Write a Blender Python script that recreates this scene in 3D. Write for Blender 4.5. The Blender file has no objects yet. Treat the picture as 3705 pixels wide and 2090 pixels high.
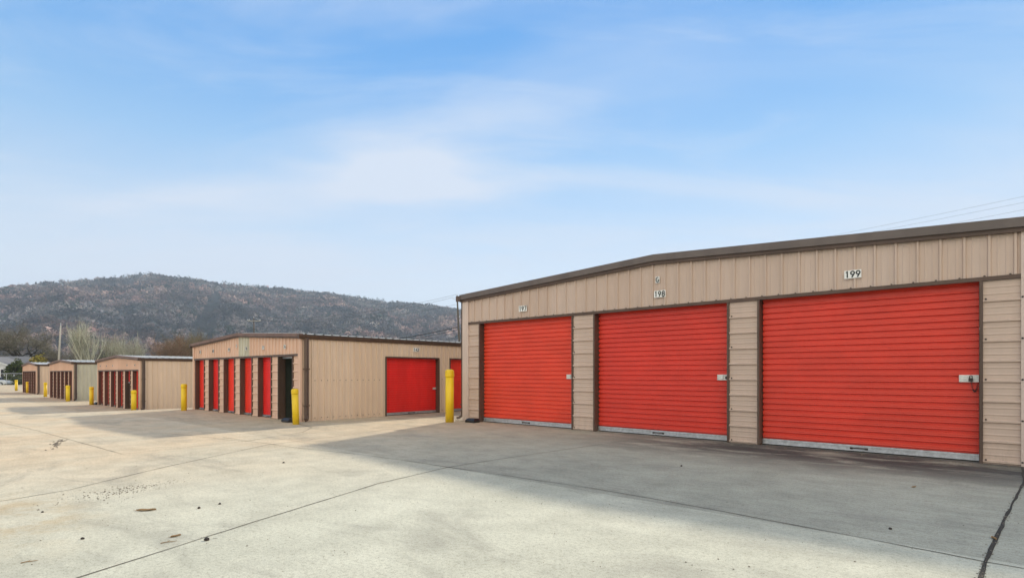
import bpy, math, random
import numpy as np
from mathutils import Vector, Matrix
random.seed(7); rng = np.random.default_rng(11)
scene = bpy.context.scene
COL = scene.collection

# ------------------------------------------------------------------ frame of the yard
# u runs along the row of storage buildings (away to the left), v runs back along their length
D1 = (-0.74191, 0.67050)
D2 = (0.67054, 0.74187)
YARD_ROT = math.atan2(-0.67050, 0.74191)          # local x = -u, local y = v
def W(u, v, z=0.0):
    return Vector((D1[0]*u + D2[0]*v, D1[1]*u + D2[1]*v, z))
def smooth(t):
    t = max(0.0, min(1.0, t)); return t*t*(3-2*t)
def zg(u, v):                                      # the drive falls towards the far buildings
    d = -0.43*smooth((u-27)/6)
    d += 0.10*smooth((u-59)/6)
    d *= 0.8 + 0.2*smooth((v-5)/3)
    return d

# ------------------------------------------------------------------ mesh helpers
class MB:
    def __init__(s): s.v = []; s.f = []
    def add(s, vs, fs):
        o = len(s.v); s.v += [tuple(p) for p in vs]; s.f += [tuple(i+o for i in f) for f in fs]
    def box(s, a, b):
        x0, y0, z0 = a; x1, y1, z1 = b
        s.add([(x0,y0,z0),(x1,y0,z0),(x1,y1,z0),(x0,y1,z0),(x0,y0,z1),(x1,y0,z1),(x1,y1,z1),(x0,y1,z1)],
              [(0,3,2,1),(4,5,6,7),(0,1,5,4),(1,2,6,5),(2,3,7,6),(3,0,4,7)])
    def hexa(s, p):       # eight corners, same order as box
        s.add(p, [(0,3,2,1),(4,5,6,7),(0,1,5,4),(1,2,6,5),(2,3,7,6),(3,0,4,7)])
    def tube(s, pts, rads, n=8, cap=True):
        pts = [Vector(p) for p in pts]
        if not hasattr(rads, '__len__'): rads = [rads]*len(pts)
        rings = []; ref = None
        for i, p in enumerate(pts):
            t = (pts[min(i+1, len(pts)-1)] - pts[max(i-1, 0)])
            t = t.normalized() if t.length > 1e-9 else Vector((0,0,1))
            if ref is None:
                ref = t.cross(Vector((0.31,0.95,0.05)))
                if ref.length < 1e-3: ref = t.cross(Vector((1,0,0)))
            a = (ref - t*ref.dot(t))
            a.normalize(); b = t.cross(a); ref = a
            rings.append([p + (a*math.cos(2*math.pi*k/n) + b*math.sin(2*math.pi*k/n))*rads[i] for k in range(n)])
        vs = [q for r in rings for q in r]; fs = []
        for i in range(len(rings)-1):
            for k in range(n):
                fs.append((i*n+k, i*n+(k+1) % n, (i+1)*n+(k+1) % n, (i+1)*n+k))
        if cap:
            fs.append(tuple(range(n-1, -1, -1))); fs.append(tuple((len(rings)-1)*n+k for k in range(n)))
        s.add(vs, fs)
    def lathe(s, prof, n=20, c=(0,0,0)):           # prof: (r, z) from bottom to top
        vs = []; fs = []
        for r, z in prof:
            for k in range(n):
                a = 2*math.pi*k/n; vs.append((c[0]+r*math.cos(a), c[1]+r*math.sin(a), c[2]+z))
        for i in range(len(prof)-1):
            for k in range(n):
                fs.append((i*n+k, i*n+(k+1) % n, (i+1)*n+(k+1) % n, (i+1)*n+k))
        fs.append(tuple(range(n-1, -1, -1))); fs.append(tuple((len(prof)-1)*n+k for k in range(n)))
        s.add(vs, fs)
    def sweep(s, prof, base, axis, nrm, lo, hi):
        """prof: (t, off) along axis; each point is drawn from lo(t) to hi(t) (vectors)."""
        base = Vector(base); axis = Vector(axis); nrm = Vector(nrm)
        vs = []
        for t, o in prof:
            p = base + axis*t + nrm*o
            vs.append(p + lo(t)); vs.append(p + hi(t))
        s.add(vs, [(2*i, 2*i+2, 2*i+3, 2*i+1) for i in range(len(prof)-1)])
    def build(s, name, mat, parent=None, smooth_=False, bevel=0, loc=None, rotz=0):
        me = bpy.data.meshes.new(name); me.from_pydata(s.v, [], s.f); me.update()
        if mat is not None: me.materials.append(mat)
        if smooth_:
            for p in me.polygons: p.use_smooth = True
        o = bpy.data.objects.new(name, me); COL.objects.link(o)
        if parent is not None: o.parent = parent
        if loc is not None: o.location = loc
        o.rotation_euler = (0, 0, rotz)
        if bevel:
            m = o.modifiers.new('bevel', 'BEVEL'); m.width = bevel; m.segments = 2; m.limit_method = 'ANGLE'
        return o

def tag(o, label=None, cat=None, group=None, kind=None):
    if label: o['label'] = label
    if cat: o['category'] = cat
    if group: o['group'] = group
    if kind: o['kind'] = kind
    return o
def thing(name, label, cat, loc=(0,0,0), rotz=0, group=None):
    o = bpy.data.objects.new(name, None); COL.objects.link(o)
    o.location = loc; o.rotation_euler = (0, 0, rotz); o.empty_display_size = 0.3
    return tag(o, label, cat, group)

def np_mesh(name, verts, faces, mat, cols=None, parent=None, smooth_=False):
    verts = np.asarray(verts, dtype=np.float32); faces = np.asarray(faces, dtype=np.int32)
    n = faces.shape[1]
    me = bpy.data.meshes.new(name)
    me.vertices.add(len(verts)); me.vertices.foreach_set('co', verts.ravel())
    me.loops.add(faces.size); me.loops.foreach_set('vertex_index', faces.ravel())
    me.polygons.add(len(faces)); me.polygons.foreach_set('loop_start', np.arange(0, faces.size, n, dtype=np.int32))
    me.polygons.foreach_set('loop_total', np.full(len(faces), n, dtype=np.int32))
    me.update(calc_edges=True)
    if cols is not None:
        ca = me.color_attributes.new('tint', 'FLOAT_COLOR', 'POINT')
        c4 = np.ones((len(verts), 4), dtype=np.float32); c4[:, :3] = cols
        ca.data.foreach_set('color', c4.ravel())
    me.materials.append(mat)
    if smooth_:
        me.polygons.foreach_set('use_smooth', np.ones(len(faces), dtype=bool))
    o = bpy.data.objects.new(name, me); COL.objects.link(o)
    if parent is not None: o.parent = parent
    return o

# ------------------------------------------------------------------ materials
class NT:
    def __init__(s, name):
        s.m = bpy.data.materials.new(name); s.m.use_nodes = True
        s.t = s.m.node_tree; s.n = s.t.nodes; s.b = s.n['Principled BSDF']
    def node(s, t, **k):
        n = s.n.new(t)
        for a, b in k.items(): setattr(n, a, b)
        return n
    def link(s, a, b): s.t.links.new(a, b)
    def coord(s, scale=(1,1,1)):
        tc = s.node('ShaderNodeTexCoord'); mp = s.node('ShaderNodeMapping')
        mp.inputs['Scale'].default_value = scale
        s.link(tc.outputs['Object'], mp.inputs['Vector']); return mp.outputs['Vector']
    def noise(s, vec, scale, detail=4, rough=0.55, dist=0.0):
        n = s.node('ShaderNodeTexNoise'); n.inputs['Scale'].default_value = scale
        n.inputs['Detail'].default_value = detail; n.inputs['Roughness'].default_value = rough
        n.inputs['Distortion'].default_value = dist
        if vec is not None: s.link(vec, n.inputs['Vector'])
        return n.outputs['Fac']
    def ramp(s, fac, stops):
        r = s.node('ShaderNodeValToRGB'); e = r.color_ramp.elements
        while len(e) < len(stops): e.new(0.5)
        for i, (p, c) in enumerate(stops):
            e[i].position = p; e[i].color = (c[0], c[1], c[2], 1) if hasattr(c, '__len__') else (c, c, c, 1)
        s.link(fac, r.inputs['Fac']); return r.outputs['Color']
    def mix(s, fac, a, b, mode='MIX'):
        m = s.node('ShaderNodeMix', data_type='RGBA', blend_type=mode)
        for sock, v in ((m.inputs['Factor'], fac), (m.inputs['A'], a), (m.inputs['B'], b)):
            if hasattr(v, 'is_linked'): s.link(v, sock)
            elif hasattr(v, '__len__'): sock.default_value = (v[0], v[1], v[2], 1)
            else: sock.default_value = v
        return m.outputs['Result']
    def math(s, op, a, b=0.0, c=0.0):
        m = s.node('ShaderNodeMath', operation=op)
        for i, v in enumerate((a, b, c)):
            if hasattr(v, 'is_linked'): s.link(v, m.inputs[i])
            else: m.inputs[i].default_value = v
        return m.outputs[0]
    def mapr(s, v, a, b, c=0.0, d=1.0):
        m = s.node('ShaderNodeMapRange', interpolation_type='SMOOTHSTEP')
        s.link(v, m.inputs[0])
        for i, x in enumerate((a, b, c, d)): m.inputs[i+1].default_value = x
        return m.outputs[0]
    def bump(s, h, strength, dist):
        b = s.node('ShaderNodeBump'); b.inputs['Strength'].default_value = strength
        b.inputs['Distance'].default_value = dist
        s.link(h, b.inputs['Height']); s.link(b.outputs['Normal'], s.b.inputs['Normal'])

def painted(name, col, rough=0.45, var=0.12, scale=(0.8,0.8,0.25), dirt=0.25, dirtcol=(0.16,0.13,0.10), panel=None, spec=0.4, dirt_z=0.5):
    t = NT(name); v = t.coord(scale)
    n = t.noise(v, 3.0, 5, 0.6)
    c = t.mix(t.mapr(n, 0.3, 0.75), [x*(1-var) for x in col], [min(1, x*(1+var*0.6)) for x in col])
    if panel:                                       # each cladding sheet a touch different
        tc = t.node('ShaderNodeTexCoord'); sp = t.node('ShaderNodeSeparateXYZ'); t.link(tc.outputs['Object'], sp.inputs[0])
        fl = t.math('FLOOR', t.math('DIVIDE', sp.outputs[panel], 0.92))
        wn = t.node('ShaderNodeTexWhiteNoise', noise_dimensions='1D'); t.link(fl, wn.inputs['W'])
        c = t.mix(t.math('MULTIPLY', wn.outputs['Value'], 0.42), c, [col[0]*0.86, col[1]*0.80, col[2]*0.74])
    tc = t.node('ShaderNodeTexCoord'); sp = t.node('ShaderNodeSeparateXYZ'); t.link(tc.outputs['Object'], sp.inputs[0])
    low = t.mapr(sp.outputs['Z'], 0.0, dirt_z, 1.0, 0.0)
    n2 = t.noise(t.coord((6, 6, 1.2)), 2.0, 6, 0.7)
    d = t.math('MULTIPLY', t.math('ADD', t.math('MULTIPLY', low, 0.7), 0.16), t.mapr(n2, 0.42, 0.75))
    c = t.mix(t.math('MULTIPLY', d, dirt*2.2), c, dirtcol)
    if col[1] < 0.1 and col[0] > 0.5:               # every door has faded a little differently
        oi = t.node('ShaderNodeObjectInfo'); hs = t.node('ShaderNodeHueSaturation')
        t.link(t.mapr(oi.outputs['Random'], 0, 1, 0.4985, 0.5035), hs.inputs['Hue']); t.link(t.mapr(oi.outputs['Random'], 0, 1, 0.93, 1.05), hs.inputs['Value'])
        hs.inputs['Saturation'].default_value = 0.985; t.link(c, hs.inputs['Color']); c = hs.outputs['Color']
    t.link(c, t.b.inputs['Base Color'])
    r = t.mapr(n2, 0.2, 0.8, rough-0.07, rough+0.12); t.link(r, t.b.inputs['Roughness'])
    t.b.inputs['Specular IOR Level'].default_value = spec
    t.bump(t.noise(t.coord((1.3, 1.3, 0.8)), 2.2, 3), 0.25, 0.012)
    return t.m
def metal(name, col, rough=0.4, met=0.8):
    t = NT(name); v = t.coord((1,1,1)); n = t.noise(v, 14, 6, 0.65)
    t.link(t.mix(t.mapr(n, 0.3, 0.7), [x*0.7 for x in col], col), t.b.inputs['Base Color'])
    t.link(t.mapr(n, 0.3, 0.7, rough-0.1, rough+0.15), t.b.inputs['Roughness'])
    t.b.inputs['Metallic'].default_value = met
    return t.m
def plain(name, col, rough=0.7, var=0.2, scale=4.0, spec=0.3):
    t = NT(name); n = t.noise(t.coord(), scale, 5, 0.6)
    t.link(t.mix(n, [x*(1-var) for x in col], [min(1, x*(1+var)) for x in col]), t.b.inputs['Base Color'])
    t.b.inputs['Roughness'].default_value = rough; t.b.inputs['Specular IOR Level'].default_value = spec
    return t.m

M = {}
M['tan_big'] = painted('tan cladding, near building', (0.575,0.445,0.365), panel='X', dirt=0.16, var=0.05)
M['tan_trim'] = painted('tan trim', (0.62,0.50,0.43), dirt=0.2)
M['tan_pink'] = painted('rosy tan cladding', (0.73,0.50,0.375), panel='X', dirt=0.16, var=0.05)
M['tan_side'] = painted('beige side cladding', (0.72,0.565,0.43), panel='Y', dirt=0.12, var=0.05)
M['tan_pale'] = painted('pale replacement cladding', (0.56,0.53,0.42), dirt=0.1)
M['brown'] = painted('brown trim paint', (0.100,0.062,0.045), rough=0.42, var=0.2, dirt=0.2, dirtcol=(0.2,0.16,0.13))
M['rake_grey'] = painted('grey brown rake trim', (0.135,0.108,0.096), rough=0.45, var=0.15, dirt=0.2, dirtcol=(0.2,0.17,0.15))
M['brown_light'] = painted('sun faded brown rake trim', (0.18,0.105,0.08), rough=0.45, var=0.2, dirt=0.2, dirtcol=(0.2,0.16,0.13))
M['red_big'] = painted('orange red door paint', (0.77,0.048,0.018), rough=0.38, var=0.10, scale=(0.35,1,0.6), dirt=0.10, dirtcol=(0.33,0.035,0.02))
M['red'] = painted('bright red door paint', (0.92,0.022,0.010), rough=0.40, var=0.10, dirt=0.12, dirtcol=(0.3,0.02,0.02))
M['galv'] = metal('galvanised steel', (0.62,0.64,0.66), 0.42, 0.75)
M['roof'] = metal('galvalume roof sheet', (0.62,0.61,0.58), 0.5, 0.15)
M['latch'] = metal('white zinc latch plate', (0.80,0.79,0.74), 0.35, 0.35)
M['dark_steel'] = plain('rusty dark steel', (0.045,0.035,0.03), 0.6)
M['rubber'] = plain('black rubber', (0.018,0.018,0.02), 0.6)
M['black_plastic'] = plain('black plastic', (0.014,0.014,0.016), 0.42, spec=0.5)
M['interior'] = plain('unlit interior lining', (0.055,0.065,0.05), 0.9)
M['plate'] = plain('white number plate', (0.82,0.82,0.79), 0.5, 0.06)
M['digit'] = plain('black numerals', (0.02,0.025,0.025), 0.5)
M['yellow'] = painted('yellow bollard paint', (0.82,0.55,0.012), rough=0.40, var=0.14, dirt=0.42, dirtcol=(0.22,0.15,0.05), dirt_z=0.25)
M['wood_pole'] = plain('weathered pole timber', (0.10,0.085,0.07), 0.85, 0.4, 12)
M['wood_pale'] = plain('bleached pole timber', (0.42,0.39,0.33), 0.85, 0.35, 9)
M['porcelain'] = plain('grey porcelain', (0.62,0.64,0.66), 0.3)
M['wire'] = plain('black cable', (0.02,0.02,0.022), 0.6)
M['wire_bare'] = plain('bare weathered wire', (0.10,0.10,0.10), 0.6)
M['joint'] = plain('dirt filled slab joint', (0.13,0.115,0.09), 0.95, 0.5, 18)

# concrete ---------------------------------------------------------------
t = NT('yard concrete')
tc = t.node('ShaderNodeTexCoord'); sp = t.node('ShaderNodeSeparateXYZ'); t.link(tc.outputs['Object'], sp.inputs[0])
X, Y = sp.outputs['X'], sp.outputs['Y']             # X = -u, Y = v
v = t.coord()
big = t.noise(v, 0.22, 6, 0.6, 0.4); mid = t.noise(v, 1.6, 7, 0.68); fine = t.noise(v, 26, 4, 0.7); grit = t.noise(v, 85, 2, 0.6)
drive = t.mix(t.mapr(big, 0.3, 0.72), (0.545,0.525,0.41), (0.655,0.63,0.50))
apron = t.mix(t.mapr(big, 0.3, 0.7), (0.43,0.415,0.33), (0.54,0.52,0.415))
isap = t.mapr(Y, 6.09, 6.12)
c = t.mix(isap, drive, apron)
# warm lens glow over the left drive, painted into the concrete colour
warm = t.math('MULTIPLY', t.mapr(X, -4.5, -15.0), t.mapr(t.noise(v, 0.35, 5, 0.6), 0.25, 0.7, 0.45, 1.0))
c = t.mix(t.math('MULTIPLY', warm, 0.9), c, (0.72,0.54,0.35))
# mottling
c = t.mix(0.55, c, t.ramp(mid, [(0.36,(0.66,0.66,0.66)),(0.5,(0.85,0.85,0.85)),(0.62,(1,1,1))]), 'MULTIPLY')
c = t.mix(0.50, c, t.ramp(fine, [(0.36,(0.52,0.50,0.47)),(0.48,(0.86,0.86,0.86)),(0.64,(1,1,1))]), 'MULTIPLY')
c = t.mix(0.55, c, t.ramp(grit, [(0.33,(0.30,0.28,0.26)),(0.43,(0.88,0.88,0.88)),(0.58,(1,1,1)),(0.66,(1.0,1.0,1.0))]), 'MULTIPLY')
# broom marks across the apron slabs
vb = t.coord((1.2, 30, 1)); br = t.noise(vb, 1.4, 5, 0.7)
c = t.mix(t.math('MULTIPLY', isap, 0.45), c, t.ramp(br, [(0.38,(0.50,0.49,0.47)),(0.5,(0.88,0.88,0.88)),(0.62,(1,1,1))]), 'MULTIPLY')
# black water stains in front of the near doors and rusty smears
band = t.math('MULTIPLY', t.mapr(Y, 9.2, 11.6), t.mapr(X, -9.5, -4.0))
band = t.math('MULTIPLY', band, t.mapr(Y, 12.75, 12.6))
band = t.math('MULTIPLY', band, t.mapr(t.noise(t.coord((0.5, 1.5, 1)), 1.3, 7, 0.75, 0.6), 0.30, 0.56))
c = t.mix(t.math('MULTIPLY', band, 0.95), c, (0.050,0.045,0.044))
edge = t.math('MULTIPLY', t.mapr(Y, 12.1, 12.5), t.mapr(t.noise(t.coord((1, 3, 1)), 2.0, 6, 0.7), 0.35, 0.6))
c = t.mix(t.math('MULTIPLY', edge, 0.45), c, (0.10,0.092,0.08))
st = t.math('MULTIPLY', t.mapr(t.noise(t.coord((0.55, 1.3, 1)), 0.75, 8, 0.66, 0.8), 0.50, 0.66), 0.34)
c = t.mix(st, c, (0.20,0.185,0.155))
hx = t.math('SUBTRACT', X, -8.0); hy = t.math('SUBTRACT', Y, 0.9)
rr = t.math('SQRT', t.math('ADD', t.math('MULTIPLY', t.math('MULTIPLY', hx, hx), 0.35), t.math('MULTIPLY', t.math('MULTIPLY', hy, hy), 2.4)))
rs = t.math('MULTIPLY', t.mapr(rr, 1.5, 0.0), t.mapr(t.noise(v, 1.7, 6, 0.7), 0.40, 0.66))
c = t.mix(t.math('MULTIPLY', rs, 0.5), c, (0.42,0.27,0.11))
vo = t.node('ShaderNodeTexVoronoi'); vo.inputs['Scale'].default_value = 3.1; t.link(v, vo.inputs['Vector'])
sn = t.noise(v, 0.9, 3)
spots = t.math('MULTIPLY', t.mapr(vo.outputs['Distance'], 0.085, 0.05), t.mapr(sn, 0.50, 0.60))
c = t.mix(t.math('MULTIPLY', spots, 0.55), c, (0.12,0.105,0.085))
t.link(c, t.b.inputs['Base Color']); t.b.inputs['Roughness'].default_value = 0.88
t.b.inputs['Specular IOR Level'].default_value = 0.22
hgt = t.math('ADD', t.math('MULTIPLY', fine, 0.6), t.math('MULTIPLY', grit, 0.5))
hgt = t.math('ADD', hgt, t.math('MULTIPLY', t.math('MULTIPLY', br, isap), 0.8))
t.bump(hgt, 0.35, 0.01)
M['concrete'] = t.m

t = NT('winter grass field')
v = t.coord(); a = t.noise(v, 0.05, 6, 0.6); b = t.noise(v, 2.2, 5, 0.7)
c = t.ramp(a, [(0.3,(0.10,0.11,0.035)),(0.5,(0.15,0.135,0.06)),(0.75,(0.20,0.16,0.09))])
t.link(t.mix(0.6, c, t.ramp(b, [(0.3,(0.5,0.5,0.5)),(0.7,(1,1,1))]), 'MULTIPLY'), t.b.inputs['Base Color'])
t.b.inputs['Roughness'].default_value = 0.95; t.b.inputs['Specular IOR Level'].default_value = 0.1
M['field'] = t.m
t = NT('forest floor')
a = t.noise(t.coord(), 0.02, 6, 0.6)
t.link(t.ramp(a, [(0.3,(0.016,0.016,0.014)),(0.7,(0.038,0.034,0.030))]), t.b.inputs['Base Color'])
t.b.inputs['Roughness'].default_value = 1.0; t.b.inputs['Specular IOR Level'].default_value = 0.0
M['forest_floor'] = t.m
def tinted(name, rough=0.9):
    t = NT(name); a = t.node('ShaderNodeAttribute'); a.attribute_name = 'tint'
    t.link(a.outputs['Color'], t.b.inputs['Base Color']); t.b.inputs['Roughness'].default_value = rough
    t.b.inputs['Specular IOR Level'].default_value = 0.1
    return t.m
M['tint'] = tinted('twigs and foliage')
M['grass'] = plain('mown grass', (0.13,0.16,0.035), 0.95, 0.35, 3)

# ------------------------------------------------------------------ ground
u0, u1, v0, v1 = -30, 122, -45, 62
us = np.concatenate([np.arange(-30, 24, 6), np.arange(24, 70, 1.0), np.arange(70, 123, 4)])
vs = np.concatenate([np.arange(-45, 3, 6), np.arange(3, 10, 0.5), np.arange(10, 62.1, 4)])
vv = []; ff = []
for u in us:
    for q in vs: vv.append((-u, q, zg(u, q)))
n = len(vs)
for i in range(len(us)-1):
    for j in range(n-1): ff.append((i*n+j, (i+1)*n+j, (i+1)*n+j+1, i*n+j+1)[::-1])
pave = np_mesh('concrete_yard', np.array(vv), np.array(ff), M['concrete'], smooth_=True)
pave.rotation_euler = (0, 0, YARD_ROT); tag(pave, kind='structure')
if pave.data.polygons[0].normal.z < 0: pave.data.flip_normals()

# the land beyond, one sheet out past the hills
rs_ = [0.5, 60, 120, 200, 320, 500, 800, 1200, 1800, 2600, 3800]; na = 72
vv = [(0, 0, -0.62)]; ff = []
for r in rs_:
    for k in range(na):
        a = 2*math.pi*k/na; vv.append((r*math.cos(a), r*math.sin(a), -0.62 - (0.05*math.sin(k*1.7+r) if r > 150 else 0)))
mb = MB(); mb.v = vv
for k in range(na): mb.f.append((0, 1+k, 1+(k+1) % na))
for i in range(len(rs_)-1):
    for k in range(na): mb.f.append((1+i*na+k, 1+(i+1)*na+k, 1+(i+1)*na+(k+1) % na, 1+i*na+(k+1) % na))
tag(mb.build('ground', M['field']), kind='structure')

# slab joints: shallow dirt filled lines, real strips lying on the concrete
def strip(mb, pts, w, jit=0.006):
    dense = []
    for a, b in zip(pts[:-1], pts[1:]):
        L = math.dist(a, b); m = max(1, int(L/0.25))
        for k in range(m): dense.append((a[0]+(b[0]-a[0])*k/m, a[1]+(b[1]-a[1])*k/m))
    dense.append(pts[-1]); vs = []; fs = []
    for i, (u, q) in enumerate(dense):
        a = dense[max(0, i-1)]; b = dense[min(len(dense)-1, i+1)]
        dx, dy = b[0]-a[0], b[1]-a[1]; L = math.hypot(dx, dy) or 1
        nx, ny = -dy/L, dx/L; j = random.uniform(-jit, jit); ww = w*random.uniform(0.55, 1.25)/2
        for s_ in (-1, 1):
            uu, qq = u+nx*(j+s_*ww), q+ny*(j+s_*ww); vs.append((-uu, qq, zg(uu, qq)+0.004))
    for i in range(len(dense)-1): fs.append((2*i, 2*i+1, 2*i+3, 2*i+2))
    mb.add(vs, fs)
mb = MB()
strip(mb, [(4.2,-2.2),(5.26,.94),(5.87,2.48),(6.64,4.55),(6.95,6.1),(6.92,7.3),(6.6,12.5)], 0.016)
strip(mb, [(14.2,5.35),(11.2,5.6),(9.1,6.0),(7.0,6.13),(5.9,6.2),(4.14,6.3),(2.7,6.24),(1.7,6.15),(.74,6.06),(.2,6.0),(-6,5.8)], 0.014)
strip(mb, [(8.5,-1.0),(9.1,.88),(9.32,1.58),(10.4,2.98),(11.97,5.35),(12.4,7.5),(13.2,10.4)], 0.014)
strip(mb, [(12.3,1.18),(12.7,2.95),(13.0,5.35)], 0.010)
strip(mb, [(16.6,8.4),(14.9,8.0),(13.9,7.2),(13.0,5.35)], 0.018)
strip(mb, [(16.6,8.4),(15.2,12.5),(15.2,40)], 0.02)
strip(mb, [(27.0,8.7),(20.5,4.0),(13.0,5.35)], 0.010)
strip(mb, [(50,-1),(33,1.5),(20,2.6),(12.7,2.95)], 0.012)
jo = mb.build('slab_joint', M['joint']); jo.rotation_euler = (0, 0, YARD_ROT); tag(jo, kind='structure')
mb = MB(); strip(mb, [(-.05,12.5),(-.05,10.6),(.1,8.0),(.2,6.0),(.22,5.4),(.5,2.0),(.8,-3)], 0.030, 0.007)
M['joint_dark'] = plain('deep open joint', (0.045,0.040,0.032), 0.95, 0.6, 30)
jo = mb.build('open_slab_joint', M['joint_dark']); jo.rotation_euler = (0, 0, YARD_ROT); tag(jo, kind='structure')

# ------------------------------------------------------------------ cladding profiles
def rib_profile(L, pitch, h=0.030, start=0.0, minor=True, w=0.055):
    pts = [(0.0, 0.0)]; t = start
    while t < L - 0.02:
        for dt, o in ((-w/2, 0), (-w/4, h), (w/4, h), (w/2, 0)):
            if 0 < t+dt < L: pts.append((t+dt, o))
        if minor:
            for k in (1/3, 2/3):
                c = t + pitch*k
                for dt, o in ((-0.018, 0), (-0.008, 0.006), (0.008, 0.006), (0.018, 0)):
                    if 0 < c+dt < L: pts.append((c+dt, o))
        t += pitch
    pts.append((L, 0.0)); return pts
def slat_profile(H, pitch):
    pts = []; z = 0.0
    while z < H:
        k_ = 1.3 if pitch > 0.1 else 0.95
        for dz, o in ((0.0, -0.030*k_), (0.017*k_, -0.030*k_), (0.023*k_, 0.0), (pitch*0.30, 0.0035*k_), (pitch*0.50, 0.0), (pitch*0.54, 0.0045*k_), (pitch*0.82, 0.0035*k_), (pitch-0.010*k_, 0.004*k_), (pitch-0.0085*k_, -0.030*k_)):
            if z+dz < H: pts.append((z+dz, o))
        z += pitch
    pts.append((H, -0.01)); return pts
UP = Vector((0, 0, 1)); ZERO = Vector((0, 0, 0))

def arc(cx, cy, rx, ry, a0, a1, n=14):
    return [(cx+rx*math.cos(math.radians(a0+(a1-a0)*k/n)), cy+ry*math.sin(math.radians(a0+(a1-a0)*k/n))) for k in range(n+1)]
GLYPH = {
 '0': [arc(.30,.50,.25,.46,0,360,20)], '1': [[(.14,.80),(.33,.95),(.33,.0)]],
 '2': [arc(.30,.69,.24,.25,165,-35)+[(.04,.05),(.58,.05)]],
 '4': [[(.45,.0),(.45,.95),(.03,.28),(.60,.28)]],
 '6': [arc(.30,.29,.25,.25,0,360,18), [(.06,.36),(.40,1.0)]],
 '7': [[(.03,.94),(.56,.94),(.20,.0)]],
 '8': [arc(.30,.73,.20,.22,0,360,16), arc(.30,.26,.25,.24,0,360,18)],
 '9': [arc(.30,.70,.25,.25,0,360,18), [(.54,.63),(.20,.0)]],
 'F': [[(.10,.0),(.10,.94),(.54,.94)], [(.10,.52),(.46,.52)]],
 'G': [arc(.34,.49,.29,.46,50,325,18)+[(.58,.44),(.36,.44)]]}
def numeral(text, size, parent, loc, mat):
    """white plate with raised black characters, facing local -y; every character is a mesh of strokes"""
    hgt = size*0.72; adv = 0.76*hgt; w = adv*len(text)-0.12*hgt; st = 0.185*hgt
    mb = MB(); mb.box((-w/2-hgt*0.10, -0.004, -hgt*0.64), (w/2+hgt*0.10, 0.0, hgt*0.64))
    pl = mb.build('number_plate', M['plate'], parent, loc=loc)
    for i, ch in enumerate(text):
        mb = MB(); ox = -w/2+adv*i
        for si, path in enumerate(GLYPH[ch]):
            P = [(ox+x*hgt, (y-0.5)*hgt) for x, y in path]; closed = math.dist(P[0], P[-1]) < 1e-6
            L = []; Rr = []
            for k, p in enumerate(P):
                a = P[k-1] if k else (P[-2] if closed else p); b = P[k+1] if k < len(P)-1 else (P[1] if closed else p)
                d0 = Vector((p[0]-a[0], p[1]-a[1])); d1 = Vector((b[0]-p[0], b[1]-p[1]))
                if d0.length < 1e-9: d0 = d1
                if d1.length < 1e-9: d1 = d0
                d0 = d0.normalized(); d1 = d1.normalized(); t_ = (d0+d1)
                t_ = t_.normalized() if t_.length > 1e-6 else d0
                n_ = Vector((-t_.y, t_.x)); mlen = min(1.9, 1/max(0.3, n_.dot(Vector((-d0.y, d0.x)))))*st/2
                L.append((p[0]+n_.x*mlen, p[1]+n_.y*mlen)); Rr.append((p[0]-n_.x*mlen, p[1]-n_.y*mlen))
            y0 = -0.0045; y1 = -0.0085-0.0008*si
            for k in range(len(P)-1):
                q = [L[k], Rr[k], Rr[k+1], L[k+1]]
                mb.add([(a_, y0, b_) for a_, b_ in q]+[(a_, y1, b_) for a_, b_ in q], [(4,5,6,7),(0,4,7,3),(1,2,6,5)])
        mb.build('numeral', mat, pl)
    return pl

# facing: 'F' front face (normal -y, along x) ; 'R' right face (normal +x, along y)
class Face:
    def __init__(s, kind, off): s.k = kind; s.o = off
    def p(s, t, out, z):
        return (t, s.o-out, z) if s.k == 'F' else (s.o+out, t, z)
    def box(s, mb, t0, t1, d0, d1, z0, z1):
        a = s.p(t0, d0, z0); b = s.p(t1, d1, z1)
        mb.box((min(a[0],b[0]), min(a[1],b[1]), z0), (max(a[0],b[0]), max(a[1],b[1]), z1))

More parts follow.
